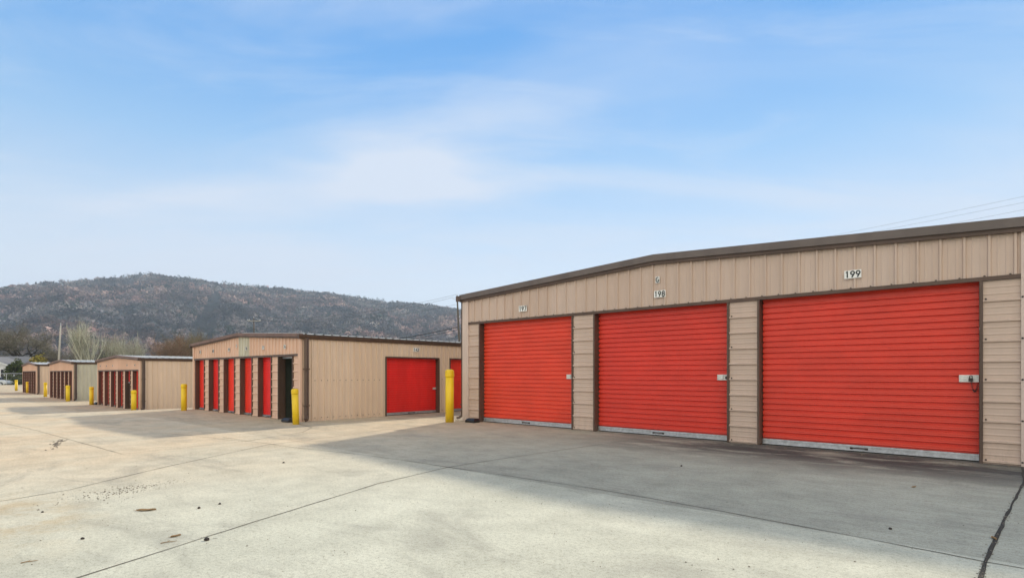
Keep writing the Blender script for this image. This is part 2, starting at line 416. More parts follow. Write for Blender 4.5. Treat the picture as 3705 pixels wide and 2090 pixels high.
def roll_door(root, F, t0, t1, head, rec, red, pitch, label=None, open_from=0.0, latch=True, handle=True, barh=0.11, latch_left=False):
    """door curtain (> bottom_bar, latch, handle) set back by rec from the face"""
    g = 0.012
    z0 = open_from + barh + 0.025; H = head - z0 + 0.06
    mb = MB(); ax = Vector((1,0,0)) if F.k == 'F' else Vector((0,1,0)); nr = Vector((0,-1,0)) if F.k == 'F' else Vector((1,0,0))
    prof = slat_profile(H, pitch); base = Vector(F.p(t0+g, -rec, z0))
    L = t1-t0-2*g; vs = []
    for z, o in prof:
        vs.append(base+UP*z+nr*o); vs.append(base+UP*z+nr*o+ax*L)
    fs = [(2*i, 2*i+1, 2*i+3, 2*i+2) if F.k == 'F' else (2*i, 2*i+1, 2*i+3, 2*i+2) for i in range(len(prof)-1)]
    mb.add(vs, fs); F.box(mb, t0+g, t1-g, -rec-0.06, -rec-0.035, z0, z0+H)
    door = mb.build('roll_up_door', red, root)
    if label: door['label'] = label
    mb = MB(); zb = open_from + 0.022
    F.box(mb, t0+g, t1-g, -rec-0.03, -rec+0.018, zb, zb+barh)
    F.box(mb, t0+g, t1-g, -rec+0.0185, -rec+0.030, zb+barh*0.72, zb+barh*0.86)
    F.box(mb, t0+g, t1-g, -rec+0.0185, -rec+0.034, zb, zb+0.018)
    mb.build('bottom_bar', M['galv'], door)
    mb = MB(); F.box(mb, t0+g, t1-g, -rec-0.025, -rec+0.010, open_from+0.001, zb-0.0005)
    mb.build('rubber_seal', M['rubber'], door)
    if handle:
        c = (t0+t1)/2; mb = MB(); zz = zb+barh*0.42; o = -rec+0.02
        mb.tube([F.p(c-0.12,o,zz),F.p(c-0.10,o+0.035,zz+0.008),F.p(c+0.10,o+0.035,zz+0.008),F.p(c+0.12,o,zz)], 0.011, 6)
        F.box(mb, c-0.155, c-0.105, -rec+0.019, -rec+0.026, zz-0.02, zz+0.02); F.box(mb, c+0.105, c+0.155, -rec+0.019, -rec+0.026, zz-0.02, zz+0.02)
        mb.build('pull_handle', M['dark_steel'], door)
    if latch:
        zl = latch if latch is not True else 1.45
        mb = MB(); big = (t1-t0) > 3; lw = 0.27 if big else 0.16; lh = 0.062 if big else 0.035
        te = t1-g-0.002
        F.box(mb, te-lw, te, -rec+0.006, -rec+0.016, zl-lh, zl+lh)
        for zo in (-lh*0.8, 0.0, lh*0.8):
            F.box(mb, te-lw, te, -rec+0.0165, -rec+0.032, zl+zo-lh*0.20, zl+zo+lh*0.20)
        F.box(mb, te-lw*0.65, te-lw*0.5, -rec+0.0325, -rec+0.045, zl-lh*0.6, zl+lh*0.6)
        la = mb.build('latch', M['latch'], door)
    return door

def jambs(root, F, t0, t1, head, rec, fw=0.05):
    for a, b in ((t0-fw, t0), (t1, t1+fw)):
        mb = MB(); F.box(mb, a, b, -rec-0.08, 0.040, 0.0, head-0.001)
        mb.build('door_jamb', M['brown'], root)

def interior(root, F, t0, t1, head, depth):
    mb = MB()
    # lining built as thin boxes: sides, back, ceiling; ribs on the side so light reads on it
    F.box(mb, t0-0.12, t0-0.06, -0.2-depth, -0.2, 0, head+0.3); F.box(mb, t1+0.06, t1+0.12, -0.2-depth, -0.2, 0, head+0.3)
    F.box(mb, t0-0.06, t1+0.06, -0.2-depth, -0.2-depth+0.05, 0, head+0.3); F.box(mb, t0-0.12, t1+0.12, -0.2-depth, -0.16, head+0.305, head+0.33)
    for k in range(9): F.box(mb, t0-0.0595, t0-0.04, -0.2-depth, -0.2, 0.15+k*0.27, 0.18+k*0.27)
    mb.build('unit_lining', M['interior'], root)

def storage_building(name_label, uL, uR, z, Lb, eave, peak, head, units, rec, clad, side, trim, rake, red, pitch, rake_h,
                     vpitch, hpitch, numbers=(), letter=None, side_units=(), side_pitch=0.225, pale_front=None, pale_side=None,
                     roofmat='roof', group='tan metal storage buildings in a row', fv=8.75, left_ds=False, unit_labels=None, open_units=None, rightspout=True):
    open_units = open_units or {}; unit_labels = unit_labels or {}
    Wd = uL-uR; root = thing('storage_building', name_label, 'storage building', W(uL, fv, z), YARD_ROT, group)
    mid = Wd/2
    def top(x): return eave + (peak-eave)*(1-abs(x-mid)/mid)
    F = Face('F', 0.0); R = Face('R', Wd)
    cw = 0.27 if fv > 10 else 0.16       # corner trim width
    # gable cladding above the header
    def gable(x0, x1, mat, nm, lab=None):
        mb = MB(); prof = [(t, o) for t, o in rib_profile(Wd, vpitch, 0.036, vpitch*0.55, w=0.06) if x0 <= t <= x1]
        def off_at(x):
            return 0.0
        prof = [(x0, 0.0)] + [q for q in prof if x0+0.001 < q[0] < x1-0.001] + [(x1, 0.0)]
        if x0 < mid < x1: prof = sorted(prof + [(mid, 0.0)])
        mb.sweep(prof, (0,0,0), (1,0,0), (0,-1,0), lambda t_: UP*(head+0.07), lambda t_: UP*(top(t_)-0.01))
        o = mb.build(nm, mat, root)
        if lab: o['label'] = lab
    if pale_front:
        a, b = pale_front
        gable(cw, a, M[clad], 'gable_cladding'); gable(a+0.001, b-0.001, M['tan_pale'], 'gable_cladding', 'pale grey replacement sheet in the tan gable')
        gable(b, Wd-cw, M[clad], 'gable_cladding')
    else: gable(cw, Wd-cw, M[clad], 'gable_cladding')
    # backing so that the gable has depth
    mb = MB(); yb = 0.03
    mb.add([(0.02,yb,head+0.02),(Wd-0.02,yb,head+0.02),(Wd-0.02,yb,eave-0.02),(mid,yb,peak-0.02),(0.02,yb,eave-0.02),
            (0.02,rec+0.2,head+0.02),(Wd-0.02,rec+0.2,head+0.02),(Wd-0.02,rec+0.2,eave-0.02),(mid,rec+0.2,peak-0.02),(0.02,rec+0.2,eave-0.02)],
           [(0,1,2,3,4),(9,8,7,6,5),(0,5,6,1)])
    mb.build('header_wall', M['brown'], root)
    mb = MB(); mb.box((cw+0.001,-0.042,head), (Wd-cw-0.001,0.02,head+0.068)); mb.build('header_trim', M['brown'], root)
    # corner trims
    for a, b in ((0.0, cw), (Wd-cw, Wd)):
        mb = MB(); mb.box((a,-0.045,0.0), (b,0.05,eave-0.02)); mb.box((a+cw*0.62 if a == 0 else a+cw*0.2, -0.052, 0.0), ((a+cw*0.80) if a == 0 else a+cw*0.38, -0.0455, eave-0.02))
        mb.build('corner_trim', M[trim], root)
    # piers between the doors, horizontally ribbed
    fw = 0.045
    edges = [cw]; 
    for a, b in units: edges += [a-fw, b+fw]
    edges.append(Wd-cw)
    for i in range(0, len(edges), 2):
        a, b = edges[i], edges[i+1]
        if b-a < 0.04: continue
        mb = MB(); prof = rib_profile(head-0.003, hpitch, 0.032, hpitch*0.12, w=0.06)
        vs = []
        for z_, o in prof: vs += [Vector((a+0.002,-o,z_)), Vector((b-0.002,-o,z_))]
        mb.add(vs, [(2*k,2*k+1,2*k+3,2*k+2) for k in range(len(prof)-1)])
        mb.box((a+0.004,0.003,0.0), (b-0.004,rec+0.1,head-0.004)); mb.build('pier_cladding', M[clad], root)
    # doors
    for i, (a, b) in enumerate(units):
        jambs(root, F, a, b, head, rec, fw)
        of = open_units.get(i, 0.0)
        roll_door(root, F, a, b, head, rec, M[red], pitch, unit_labels.get(i), of, latch=(of == 0.0), handle=(b-a) > 2 or of == 0, barh=0.11 if b-a > 2 else 0.055)
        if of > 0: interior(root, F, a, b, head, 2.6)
    # numbers
    for txt, x, z_, s_ in numbers: numeral(txt, s_, root, (x, -0.044, z_), M['digit'])
    # side walls and rear
    spans = []; prev = 0.02
    for (a, b, hd) in side_units:
        spans.append((prev, a-fw, 0.0)); spans.append((a-fw, b+fw, hd+0.05)); prev = b+fw
    spans.append((prev, Lb, 0.0))
    allprof = rib_profile(Lb, side_pitch, 0.048, 0.12, w=0.05)
    def sidewall(a, b, zb, mat, lab=None):
        mb = MB(); prof = [(a, 0.0)] + [q for q in allprof if a+0.001 < q[0] < b-0.001] + [(b, 0.0)]
        mb.sweep(prof, (Wd,0,0), (0,1,0), (1,0,0), lambda t_: UP*zb, lambda t_: UP*(eave-0.03))
        mb.box((Wd-0.10, a+0.001, zb), (Wd-0.004, b-0.001, eave-0.035))
        o = mb.build('side_cladding', mat, root)
        if lab: o['label'] = lab
    for a, b, zb in spans:
        if pale_side and a < 1:
            sidewall(a, pale_side, zb, M['tan_pale'], 'pale replacement sheets at the front of the tan side wall'); sidewall(pale_side+0.002, b, zb, M[side])
        else: sidewall(a, b, zb, M[side])
    for (a, b, hd) in side_units:
        jambs(root, R, a, b, hd, rec, fw)
        mb = MB(); R.box(mb, a-fw, b+fw, -rec, 0.03, hd+0.001, hd+0.049); mb.build('header_trim', M['brown'], root)
        roll_door(root, R, a, b, hd, rec, M['red'], 0.085, latch=0.95, barh=0.075)
    mb = MB(); mb.sweep([(t_, o) for t_, o in rib_profile(Lb, side_pitch, 0.048, 0.12, w=0.05)], (0,0,0), (0,1,0), (-1,0,0), lambda t_: ZERO, lambda t_: UP*(eave-0.03))
    mb.box((0.004,0.06,0), (0.1,Lb-0.01,eave-0.035)); mb.build('side_cladding', M[side], root)
    mb = MB(); mb.add([(0,Lb,0),(Wd,Lb,0),(Wd,Lb,eave-0.02),(mid,Lb,peak-0.02),(0,Lb,eave-0.02)], [(0,4,3,2,1)]); mb.build('rear_wall', M[side], root)
    # roof, ribs running down the slopes
    mb = MB(); ov = 0.05
    for sgn in (-1, 1):
        xe = -ov if sgn < 0 else Wd+ov; ze = eave - (peak-eave)*ov/mid + 0.02
        prof = rib_profile(Lb+0.06, 0.305, 0.035, 0.15, minor=False, w=0.07)
        vs = []
        for t_, o in prof: vs += [Vector((xe, t_-0.03, ze+o)), Vector((mid, t_-0.03, peak+0.02+o))]
        fs = [(2*k,2*k+1,2*k+3,2*k+2) for k in range(len(prof)-1)]
        mb.add(vs, fs if sgn > 0 else [f[::-1] for f in fs])
    mb.build('roof', M[roofmat], root)
    # rake trim along the gable: tall fascia and the dark return under it
    mb = MB()
    def slab(y0, y1, dz0, dz1, e=0.06):
        for xa, xb in ((-e, mid), (mid, Wd+e)):
            za = top(0)-(peak-eave)*e/mid if xa < 0 else peak; zb_ = peak if xb == mid else top(Wd)-(peak-eave)*e/mid
            mb.hexa([(xa,y0,za+dz0),(xb,y0,zb_+dz0),(xb,y1,zb_+dz0),(xa,y1,za+dz0),(xa,y0,za+dz1),(xb,y0,zb_+dz1),(xb,y1,zb_+dz1),(xa,y1,za+dz1)])
    slab(-0.13, 0.03, -rake_h*0.62, 0.035)
    o = mb.build('rake_trim', M[rake], root)
    mb = MB(); slab(-0.085, 0.02, -rake_h, -rake_h*0.622); mb.build('rake_trim_return', M['brown'], root)
    # gutters on both eaves
    for sgn in (-1, 1):
        mb = MB(); xg = (-0.001) if sgn < 0 else Wd+0.001
        gs = 1.35 if fv > 10 else 1.0
        P = [(q_[0]*(2*gs-1 if gs > 1 else 1)*1.1, q_[1]*gs) for q_ in [(0.0,-0.13),(0.055,-0.13),(0.115,-0.03),(0.115,0.0),(0.105,0.0),(0.105,-0.025),(0.05,-0.118),(0.0,-0.118)]]
        ya, yb_ = -0.14, Lb
        vs = [(xg+sgn*px_, ya, eave-0.005+pz) for px_, pz in P] + [(xg+sgn*px_, yb_, eave-0.005+pz) for px_, pz in P]
        m = len(P); mb.add(vs, [(k,(k+1) % m,m+(k+1) % m,m+k) for k in range(m)] + [tuple(range(m))])
        xa, xb = sorted((xg, xg+sgn*0.112*(2*gs-1 if gs > 1 else 1)*1.1)); mb.box((xa, ya-0.004, eave-0.13*gs), (xb, ya-0.0005, eave+0.0))
        mb.build('gutter', M['brown'], root)
    # downspouts
    def spout(x, y, sgn, ww=0.05, kick=(0,-1)):
        mb = MB(); xo = x+sgn*0.055
        pts = [(xo, y, eave-0.10), (xo, y, 0.30), (xo+sgn*0.01, y, 0.16), (xo+sgn*0.10+kick[0], y-0.06+0*kick[1], 0.09), (xo+sgn*0.17+kick[0], y-0.10, 0.07)]
        mb.tube(pts, ww, 4); mb.build('downspout', M['brown'], root)
        for z_ in (0.5, eave*0.6):
            mb = MB(); mb.box((min(x, xo+sgn*ww*1.1), y-ww*1.15, z_), (max(x, xo+sgn*ww*1.1), y+ww*1.15, z_+0.03))
            mb.build('downspout_strap', M['brown'], root)
    if rightspout: spout(Wd+0.03, 0.12, 1, 0.072)
    if left_ds: spout(-0.02, 0.03, -1, 0.048)
    return root

# ------------------------------------------------------------------ the five buildings
# near building: three wide doors 197, 198, 199
BL, BR = 13.50, -0.30
def gx(u): return BL-u
BIG = storage_building('nearest and largest tan storage building, with wide orange red doors numbered 197 to 199',
    BL, BR, 0.0, 30.0, 4.06, 4.40, 3.12,
    [(gx(12.70), gx(9.12)), (gx(8.36), gx(4.84)), (gx(4.14), gx(0.50))], 0.15,
    'tan_big', 'tan_big', 'tan_trim', 'rake_grey', 'red_big', 0.1215, 0.20, 0.332, 0.342,
    numbers=[], fv=12.56, left_ds=True, side_pitch=0.305, rightspout=False,
    unit_labels={0: 'leftmost wide orange red door, below number 197', 1: 'middle wide orange red door, below number 198', 2: 'rightmost and largest-looking orange red door, below number 199'})
# ---- px -> position along the near facade is already resolved to metres here
for txt, u_, z_, s_ in (('197', 10.88, 3.455, 0.185), ('198', 6.47, 3.47, 0.180), ('G', 6.53, 3.82, 0.17), ('199', 2.39, 3.465, 0.170)):
    numeral(txt, s_, BIG, (gx(u_), -0.044, z_), M['digit'])
# screw heads along the header and the end trims
mb = MB(); mb.lathe([(0.016,0),(0.016,0.010),(0.007,0.017)], 6); sc0 = None; x = 0.45
spots = []
while x < 13.4: spots.append((x, -0.045, 3.192)); x += 0.332
for xx in (gx(0.50)+0.085, gx(-0.05), gx(4.80)+0.07, gx(9.08)+0.07):
    for k in range(5): spots.append((xx, -0.045, 0.07+k*0.684))
for p in spots:
    if sc0 is None: sc0 = mb.build('screw_head', M['dark_steel'], BIG); o = sc0
    else: o = sc0.copy(); COL.objects.link(o)
    o.location = p
    if p[2] < 3.19: o.rotation_euler = (math.pi/2, 0, 0)

# building with the narrow red doors and the side door 142
def units6(x0, w, pitch_, n=6): return [(x0+k*pitch_, x0+k*pitch_+w) for k in range(n)]
E_L, E_R = 26.45, 16.94
EB = storage_building('rosy tan storage building with six narrow units, its right-hand one open, and side door 142',
    E_L, E_R, 0.0, 34.0, 2.77, 3.01, 2.10, units6(0.31, 0.96, 1.535), 0.13,
    'tan_pink', 'tan_side', 'tan_pink', 'brown_light', 'red', 0.078, 0.115, 0.245, 0.262,
    numbers=[('81',0.90,2.44,0.14),('80',2.31,2.44,0.14),('79',3.89,2.45,0.14),('78',5.46,2.45,0.14),('77',6.86,2.44,0.14),('76',8.46,2.42,0.14),('F',4.60,2.57,0.12)],
    side_units=[(3.22,5.66,2.10),(6.28,8.72,2.10),(9.34,11.78,2.10),(14.0,16.4,2.10)], pale_front=(4.76, 5.62),
    open_units={5: 2.02})
mb = MB(); mb.lathe([(0.014,0),(0.014,0.008),(0.006,0.014)], 6); sc1 = None; y_ = 0.23
while y_ < 12.0:
    for zz in (0.10, 1.31):
        if any(a-0.1 < y_ < b+0.1 for a, b in ((3.22,5.66),(6.28,8.72),(9.34,11.78))): continue
        if sc1 is None: sc1 = mb.build('screw_head', M['dark_steel'], EB); o = sc1
        else: o = sc1.copy(); COL.objects.link(o)
        o.location = (E_L-E_R+0.006, y_, zz); o.rotation_euler = (0, math.pi/2, 0)
    y_ += 0.225
o = numeral('142', 0.16, EB, (E_L-E_R+0.044, 4.55, 2.43), M['digit']); o.rotation_euler = (0, 0, math.pi/2)
D_L, D_R = 43.2, 34.2
DB = storage_building('small tan storage building third from the right, one narrow red door half rolled up',
    D_L, D_R, -0.43, 34.0, 2.77, 2.98, 2.10, units6(0.32, 0.93, 1.49), 0.13,
    'tan_pink', 'tan_side', 'tan_pink', 'brown_light', 'red', 0.078, 0.115, 0.245, 0.262,
    numbers=[('69',0.8,2.42,0.13),('68',2.3,2.42,0.13),('67',3.7,2.42,0.13),('64',6.7,2.42,0.13),('62',8.2,2.42,0.13)], open_units={4: 1.42})
CB = storage_building('far tan storage building with pale replacement sheets on its side wall',
    59.2, 50.4, -0.43, 34.0, 2.77, 2.98, 2.10, units6(0.28, 0.93, 1.46), 0.13,
    'tan_pink', 'tan_side', 'tan_pink', 'brown_light', 'red', 0.078, 0.115, 0.245, 0.262, pale_side=3.1)
BB = storage_building('farthest and leftmost tan storage building, next to the white house',
    73.4, 65.6, -0.36, 34.0, 2.70, 2.92, 2.05, units6(0.22, 0.85, 1.28), 0.13,
    'tan_pink', 'tan_side', 'tan_pink', 'brown_light', 'red', 0.078, 0.115, 0.245, 0.262)

# padlock and chain on the near doors
mb = MB(); pl = W(4.94, 12.56-(-0.15)+0.0, 0)
def near(x, out, z): 
    u_ = BL-x; return W(u_, 12.56-out, z)
lx = gx(0.5)-0.12
R_ = thing('lock_chain', 'rusty dark chain and padlock hanging from the latch of the door below number 199', 'chain', near(lx, -0.10, 1.45), YARD_ROT)
mb = MB(); mb.box((-0.03,-0.035,-0.05),(0.03,-0.005,0.005)); mb.tube([(-0.018,-0.02,0),(-0.018,-0.02,0.04),(0,-0.02,0.055),(0.018,-0.02,0.04),(0.018,-0.02,0)],0.006,6)
mb.build('padlock', M['dark_steel'], R_, bevel=0.004)
mb = MB(); pts = []
for k in range(15):
    a = k/14; pts.append(Vector((0.00+0.10*a, -0.02, -0.04-0.30*math.sin(math.pi*min(1,a*0.93))*0.62)))
for a, b in zip(pts[:-1], pts[1:]):
    c = (a+b)/2; dd = (b-a).normalized(); s_ = 0.011 if len(mb.v) % 2 else 0.011
    nrm_ = Vector((0,1,0)) if (len(mb.f)//30) % 2 else dd.cross(Vector((0,1,0)))
    loop = [c+dd*0.017*math.cos(q)+nrm_*s_*math.sin(q) for q in [2*math.pi*j/8 for j in range(9)]]
    mb.tube(loop, 0.004, 4, cap=False)
mb.build('chain', M['dark_steel'], R_)
R_ = thing('padlock', 'dark disc padlock on the latch of the door below number 198', 'padlock', near(gx(4.84)-0.05, -0.10, 1.44), YARD_ROT)
mb = MB(); mb.lathe([(0.034,0),(0.036,0.006),(0.036,0.02),(0.032,0.026)], 16); 
for i in range(len(mb.v)): x_, y_, z_ = mb.v[i]; mb.v[i] = (x_, -0.01-z_, y_)
mb.build('lock_body', M['dark_steel'], R_)
mb = MB(); mb.tube([(-0.016,-0.022,0.025),(-0.014,-0.022,0.05),(0.014,-0.022,0.05),(0.016,-0.022,0.025)], 0.005, 6); mb.build('shackle', M['galv'], R_)

# ------------------------------------------------------------------ bollards
def bollard(u, v, r, h, label, lean=(0,0), chips=False):
    root = thing('bollard', label, 'bollard', W(u, v, zg(u, v)-0.01), random.uniform(0, 6), 'yellow bollards at the building corners')
    root.rotation_euler = (lean[0], lean[1], root.rotation_euler[2] if lean == (0,0) else 0)
    mb = MB(); mb.lathe([(r, -0.1), (r, h*0.86)], 28); mb.build('post', M['yellow'], root, smooth_=False)
    for p in root.children[0].data.polygons: p.use_smooth = len(p.vertices) == 4
    mb = MB(); rc = r*1.075
    mb.lathe([(rc, h*0.86-0.005), (rc*1.01, h*0.87), (rc, h*0.955), (rc*0.95, h*0.975), (rc*0.7, h*0.993), (rc*0.3, h)], 28)
    mb.build('cap', M['yellow'], root, smooth_=True)
    if chips:
        mb = MB()
        for k in range(7):
            z = h*random.uniform(0.45, 0.72); a0 = -1.9+random.uniform(-.35, .35)
            mb.add([( (r+0.002)*math.cos(a0+dx), (r+0.002)*math.sin(a0+dx), z+dz) for dx, dz in ((0,0),(0.2,0.01),(0.25,0.05),(0.05,0.06))], [(0,1,2,3)])
        mb.build('bare_paint_chips', M['plate'], root)
    return root
bollard(13.34, 11.82, 0.133, 1.68, 'tallest and thickest yellow bollard, at the left corner of the nearest building')
bollard(16.22, 8.20, 0.098, 1.09, 'leaning yellow bollard at the right corner of the building with door 142', lean=(0.0, -0.035))
bollard(25.73, 8.14, 0.110, 1.12, 'yellow bollard at the left corner of the building with door 142')
bollard(33.91, 8.38, 0.120, 1.12, 'yellow bollard with chipped paint, in front of the half rolled up red door building', chips=True)
bollard(43.14, 8.40, 0.115, 1.15, 'yellow bollard between the third and fourth tan buildings from the right')
bollard(49.77, 8.33, 0.125, 1.14, 'yellow bollard in front of the building with pale side sheets')
bollard(60.28, 8.60, 0.115, 1.22, 'yellow bollard between the two farthest tan buildings')
bollard(70.3, 8.70, 0.120, 1.10, 'yellow bollard standing before the dark doors of the farthest building')
bollard(80.2, 9.00, 0.120, 1.18, 'farthest left yellow bollard, standing alone past the last building')

# ------------------------------------------------------------------ bait boxes
def bait(u, v, rot, label, sc=1.0):
    root = thing('bait_box', label, 'bait box', W(u, v, zg(u, v)+0.003), rot, 'black rodent bait boxes by the walls')
    a, b, h = 0.20*sc, 0.13*sc, 0.13*sc
    mb = MB()
    mb.hexa([(-a,-b,0),(a,-b,0),(a,b,0),(-a,b,0),(-a*1.02,-b*1.02,h*0.5),(a*1.02,-b*1.02,h*0.5),(a*1.02,b,h*0.5),(-a*1.02,b,h*0.5)])
    mb.build('tray', M['black_plastic'], root, bevel=0.012)
    mb = MB()
    mb.hexa([(-a*1.05,-b*1.06,h*0.52),(a*1.05,-b*1.06,h*0.52),(a*1.05,b*1.02,h*0.52),(-a*1.05,b*1.02,h*0.52),(-a*0.75,-b*0.5,h),(a*0.75,-b*0.5,h),(a*0.8,b*0.95,h),(-a*0.8,b*0.95,h)])
    mb.build('lid', M['black_plastic'], root, bevel=0.012)
bait(12.72, 12.22, YARD_ROT, 'black bait box beside the left corner of the nearest building')
bait(17.15, 8.42, YARD_ROT+0.1, 'black bait box left of the leaning bollard, below the open unit')
bait(43.35, 8.75, YARD_ROT, 'black bait box beside the fourth building, behind a bollard', 1.2)

# ------------------------------------------------------------------ litter on the concrete
def px_ground(u, v): return W(u, v, zg(u, v))
def stone(u, v, s_, label):
    mb = MB(); n_ = 8
    prof = [(s_*0.7, 0), (s_, s_*0.35), (s_*0.8, s_*0.85), (s_*0.3, s_*1.1)]
    mb.lathe(prof, n_); mb.v = [(x*random.uniform(.7,1.2), y*random.uniform(.6,1.1), z*random.uniform(.8,1.1)) for x, y, z in mb.v]
    o = mb.build('pebble', M['dark_steel'], loc=px_ground(u, v)); tag(o, label, 'pebble', 'pebbles on the drive')
for u, v, s_, lb in ((6.94,2.35,0.020,'small dark pebble on the drive left of the long slab joint, nearer of two'),
                     (6.98,2.59,0.017,'small dark pebble on the drive, farther of two left of the long joint'),
                     (5.56,1.95,0.026,'dark pebble lying just right of the long slab joint in the foreground'),
                     (6.46,1.19,0.018,'small dark pebble on the drive near the bottom left, left of the long joint'),
                     (8.03,1.12,0.014,'tiny dark pebble at the far left foreground of the drive'),
                     (0.94,6.62,0.018,'small dark pebble in the shade below door 199, close to the cross joint'),
                     (4.15,8.78,0.020,'small dark pebble on the shaded apron between doors 198 and 199'),
                     (9.38,4.52,0.020,'small dark pebble on the drive at the edge of the shadow')):
    stone(u, v, s_, lb)
def leaf(u, v, L, rot, label, mat):
    mb = MB(); n_ = 9; vs = []
    for i in range(n_):
        a = i/(n_-1); w_ = L*0.20*math.sin(math.pi*a)**0.8+0.001; x_ = (a-0.5)*L
        vs += [(x_, -w_, 0.012+0.03*L*(a-0.5)**2*6), (x_, 0, 0.004), (x_, w_, 0.014+0.02*math.sin(a*9)*L)]
    fs = []
    for i in range(n_-1):
        for k in (0, 1): fs.append((3*i+k, 3*i+3+k, 3*i+4+k, 3*i+1+k))
    mb.add(vs, fs); mb.tube([(-0.5*L,0,0.006),(-0.68*L,0.01,0.01)], 0.0022, 4)
    o = mb.build('dry_leaf', mat, loc=px_ground(u, v), rotz=rot); o.modifiers.new('t', 'SOLIDIFY').thickness = 0.0015
    tag(o, label, 'leaf')
M['leaf'] = plain('dry leaf', (0.26,0.16,0.07), 0.8, 0.4, 30)
leaf(7.28, 1.92, 0.20, 0.2, 'large curled brown dry leaf on the sunlit drive, next to a rust stain', M['leaf'])
leaf(5.91, 1.80, 0.09, 0.9, 'small brown dry leaf on the drive just left of the long joint', M['leaf'])
leaf(1.05, 9.28, 0.08, 0.4, 'small dark dry leaf on the shaded apron below door 199', M['leaf'])
leaf(0.17, 6.89, 0.09, 1.2, 'reddish brown dry leaf caught in the wide open joint at the right', M['leaf'])
def twig(u, v, L, rot, label):
    mb = MB(); mb.tube([(0,0,0.006),(L*0.4,0.006,0.008),(L*0.7,-0.004,0.007),(L,0.004,0.006)], [0.004,0.0035,0.003,0.0015], 5)
    mb.tube([(L*0.4,0.006,0.008),(L*0.55,0.03,0.012)], 0.002, 4)
    tag(mb.build('twig', M['leaf'], loc=px_ground(u, v), rotz=rot), label, 'twig')
twig(5.76, 1.63, 0.13, 0.6, 'thin brown twig on the drive beside the long joint')
twig(6.0, 0.7, 0.11, 0.7, 'thin dark twig in the bottom left foreground')
def scatter(name, cu, cv, ru, rv, n_, smin, smax, rot, mat, label=None, path=None):
    vs = []; fs = []
    for k in range(n_):
        a, b = random.gauss(0, 0.42), random.gauss(0, 0.42)
        du, dv = a*ru*math.cos(rot)-b*rv*math.sin(rot), a*ru*math.sin(rot)+b*rv*math.cos(rot)
        if path:
            i_ = random.randrange(len(path)-1); t_ = random.random(); cu = path[i_][0]*(1-t_)+path[i_+1][0]*t_; cv = path[i_][1]*(1-t_)+path[i_+1][1]*t_; du = random.gauss(0, 0.018); dv = 0
        s_ = random.uniform(smin, smax)*(0.5+random.random()); p = px_ground(cu+du, cv+dv); o_ = len(vs)
        c6 = [(1,0,0),(0.2,0.9,0),(-0.9,0.3,0),(-0.4,-0.9,0),(0.1,0.1,0.9)]
        q = random.uniform(0, 6.3); cq, sq = math.cos(q), math.sin(q)
        for x_, y_, z_ in c6: vs.append((p.x+s_*(x_*cq-y_*sq), p.y+s_*(x_*sq+y_*cq), p.z+0.002+s_*z_*0.8))
        fs += [(o_,o_+1,o_+4),(o_+1,o_+2,o_+4),(o_+2,o_+3,o_+4),(o_+3,o_,o_+4)]
    return tag(np_mesh(name, vs, fs, mat), kind='stuff')
M['gravel'] = plain('gravel crumbs', (0.17,0.14,0.105), 0.9, 0.5, 40)
scatter('gravel', 8.75, 2.05, 1.0, 0.42, 260, 0.004, 0.012, 1.15, M['gravel'])
scatter('leaf_litter', 0.0, 0.0, 0.0, 0.0, 260, 0.004, 0.010, 0.0, M['gravel'], path=[(-.05,10.6),(.1,8.0),(.2,6.0),(.22,5.4),(.5,2.0)])
scatter('grit', 5, 4.5, 9, 5, 700, 0.003, 0.008, 0.0, M['gravel'])
scatter('dirt_pile', 15.7, 2.45, 1.0, 0.10, 60, 0.010, 0.028, 0.25, M['gravel'])
scatter('wall_debris', 3.2, 12.35, 6, 0.12, 160, 0.006, 0.02, 0.0, M['gravel'])

# ------------------------------------------------------------------ poles and wires
def at(px, Y, z): return Vector(((px-1852.5)*Y/2028, Y, z))
GZ = -0.62
def pole(name, label, base, top, r0, r1, mat, cat='utility pole'):
    root = thing(name, label, cat, base)
    mb = MB(); d = top-base
    mb.tube([Vector((0,0,-0.3)), d*0.33+Vector((0.03,0,0)), d*0.66, d], [r0, r0*0.9, (r0+r1)/2, r1], 12)
    mb.build('shaft', mat, root, smooth_=True); return root, d
def insulator(root, p, s_=1.0):
    mb = MB(); mb.lathe([(0.02,0),(0.03,0.02),(0.075*s_,0.06),(0.03,0.09),(0.07*s_,0.12),(0.03,0.16),(0.035,0.20*s_),(0.02,0.23*s_)], 10, p)
    mb.build('insulator', M['porcelain'], root, smooth_=True)
A_top = at(918.5, 106, 12.0)
A, d = pole('utility_pole', 'wooden utility pole with crossarm and pale insulators behind the building with door 142', at(919.5,106,GZ), A_top, 0.15, 0.10, M['wood_pole'])
ax = Vector((0.97, 0.22, 0)).normalized(); cz = d-UP*0.55
mb = MB(); a = cz-ax*1.05; b = cz+ax*1.25
for p in (0,): mb.tube([a-Vector((0,0.14,0)), b-Vector((0,0.14,0))], 0.062, 4)
mb.build('crossarm', M['wood_pale'], A)
for q in (-0.6, 0.6):
    mb = MB(); mb.tube([cz+ax*q-Vector((0,0.14,0)), d-UP*1.2], 0.02, 4); mb.build('crossarm_brace', M['galv'], A)
for t_ in (-1.0, -0.75, 1.0, 1.2): insulator(A, cz+ax*t_+Vector((0,-0.14,0.05)), 1.3)
insulator(A, d+UP*0.0, 1.3)
mb = MB(); mb.tube([d+UP*0.05, d+ax*0.5+UP*(-0.12), cz+ax*1.2+UP*0.15], 0.02, 5); mb.build('jumper_wire', M['porcelain'], A)
Rt = at(1654, 80, 12.6)
Rp, d = pole('utility_pole', 'dark leaning wooden utility pole at the left corner of the nearest building', at(1669.5,80,GZ), Rt, 0.16, 0.11, M['wood_pole'])
mb = MB(); sb = d-UP*0.55
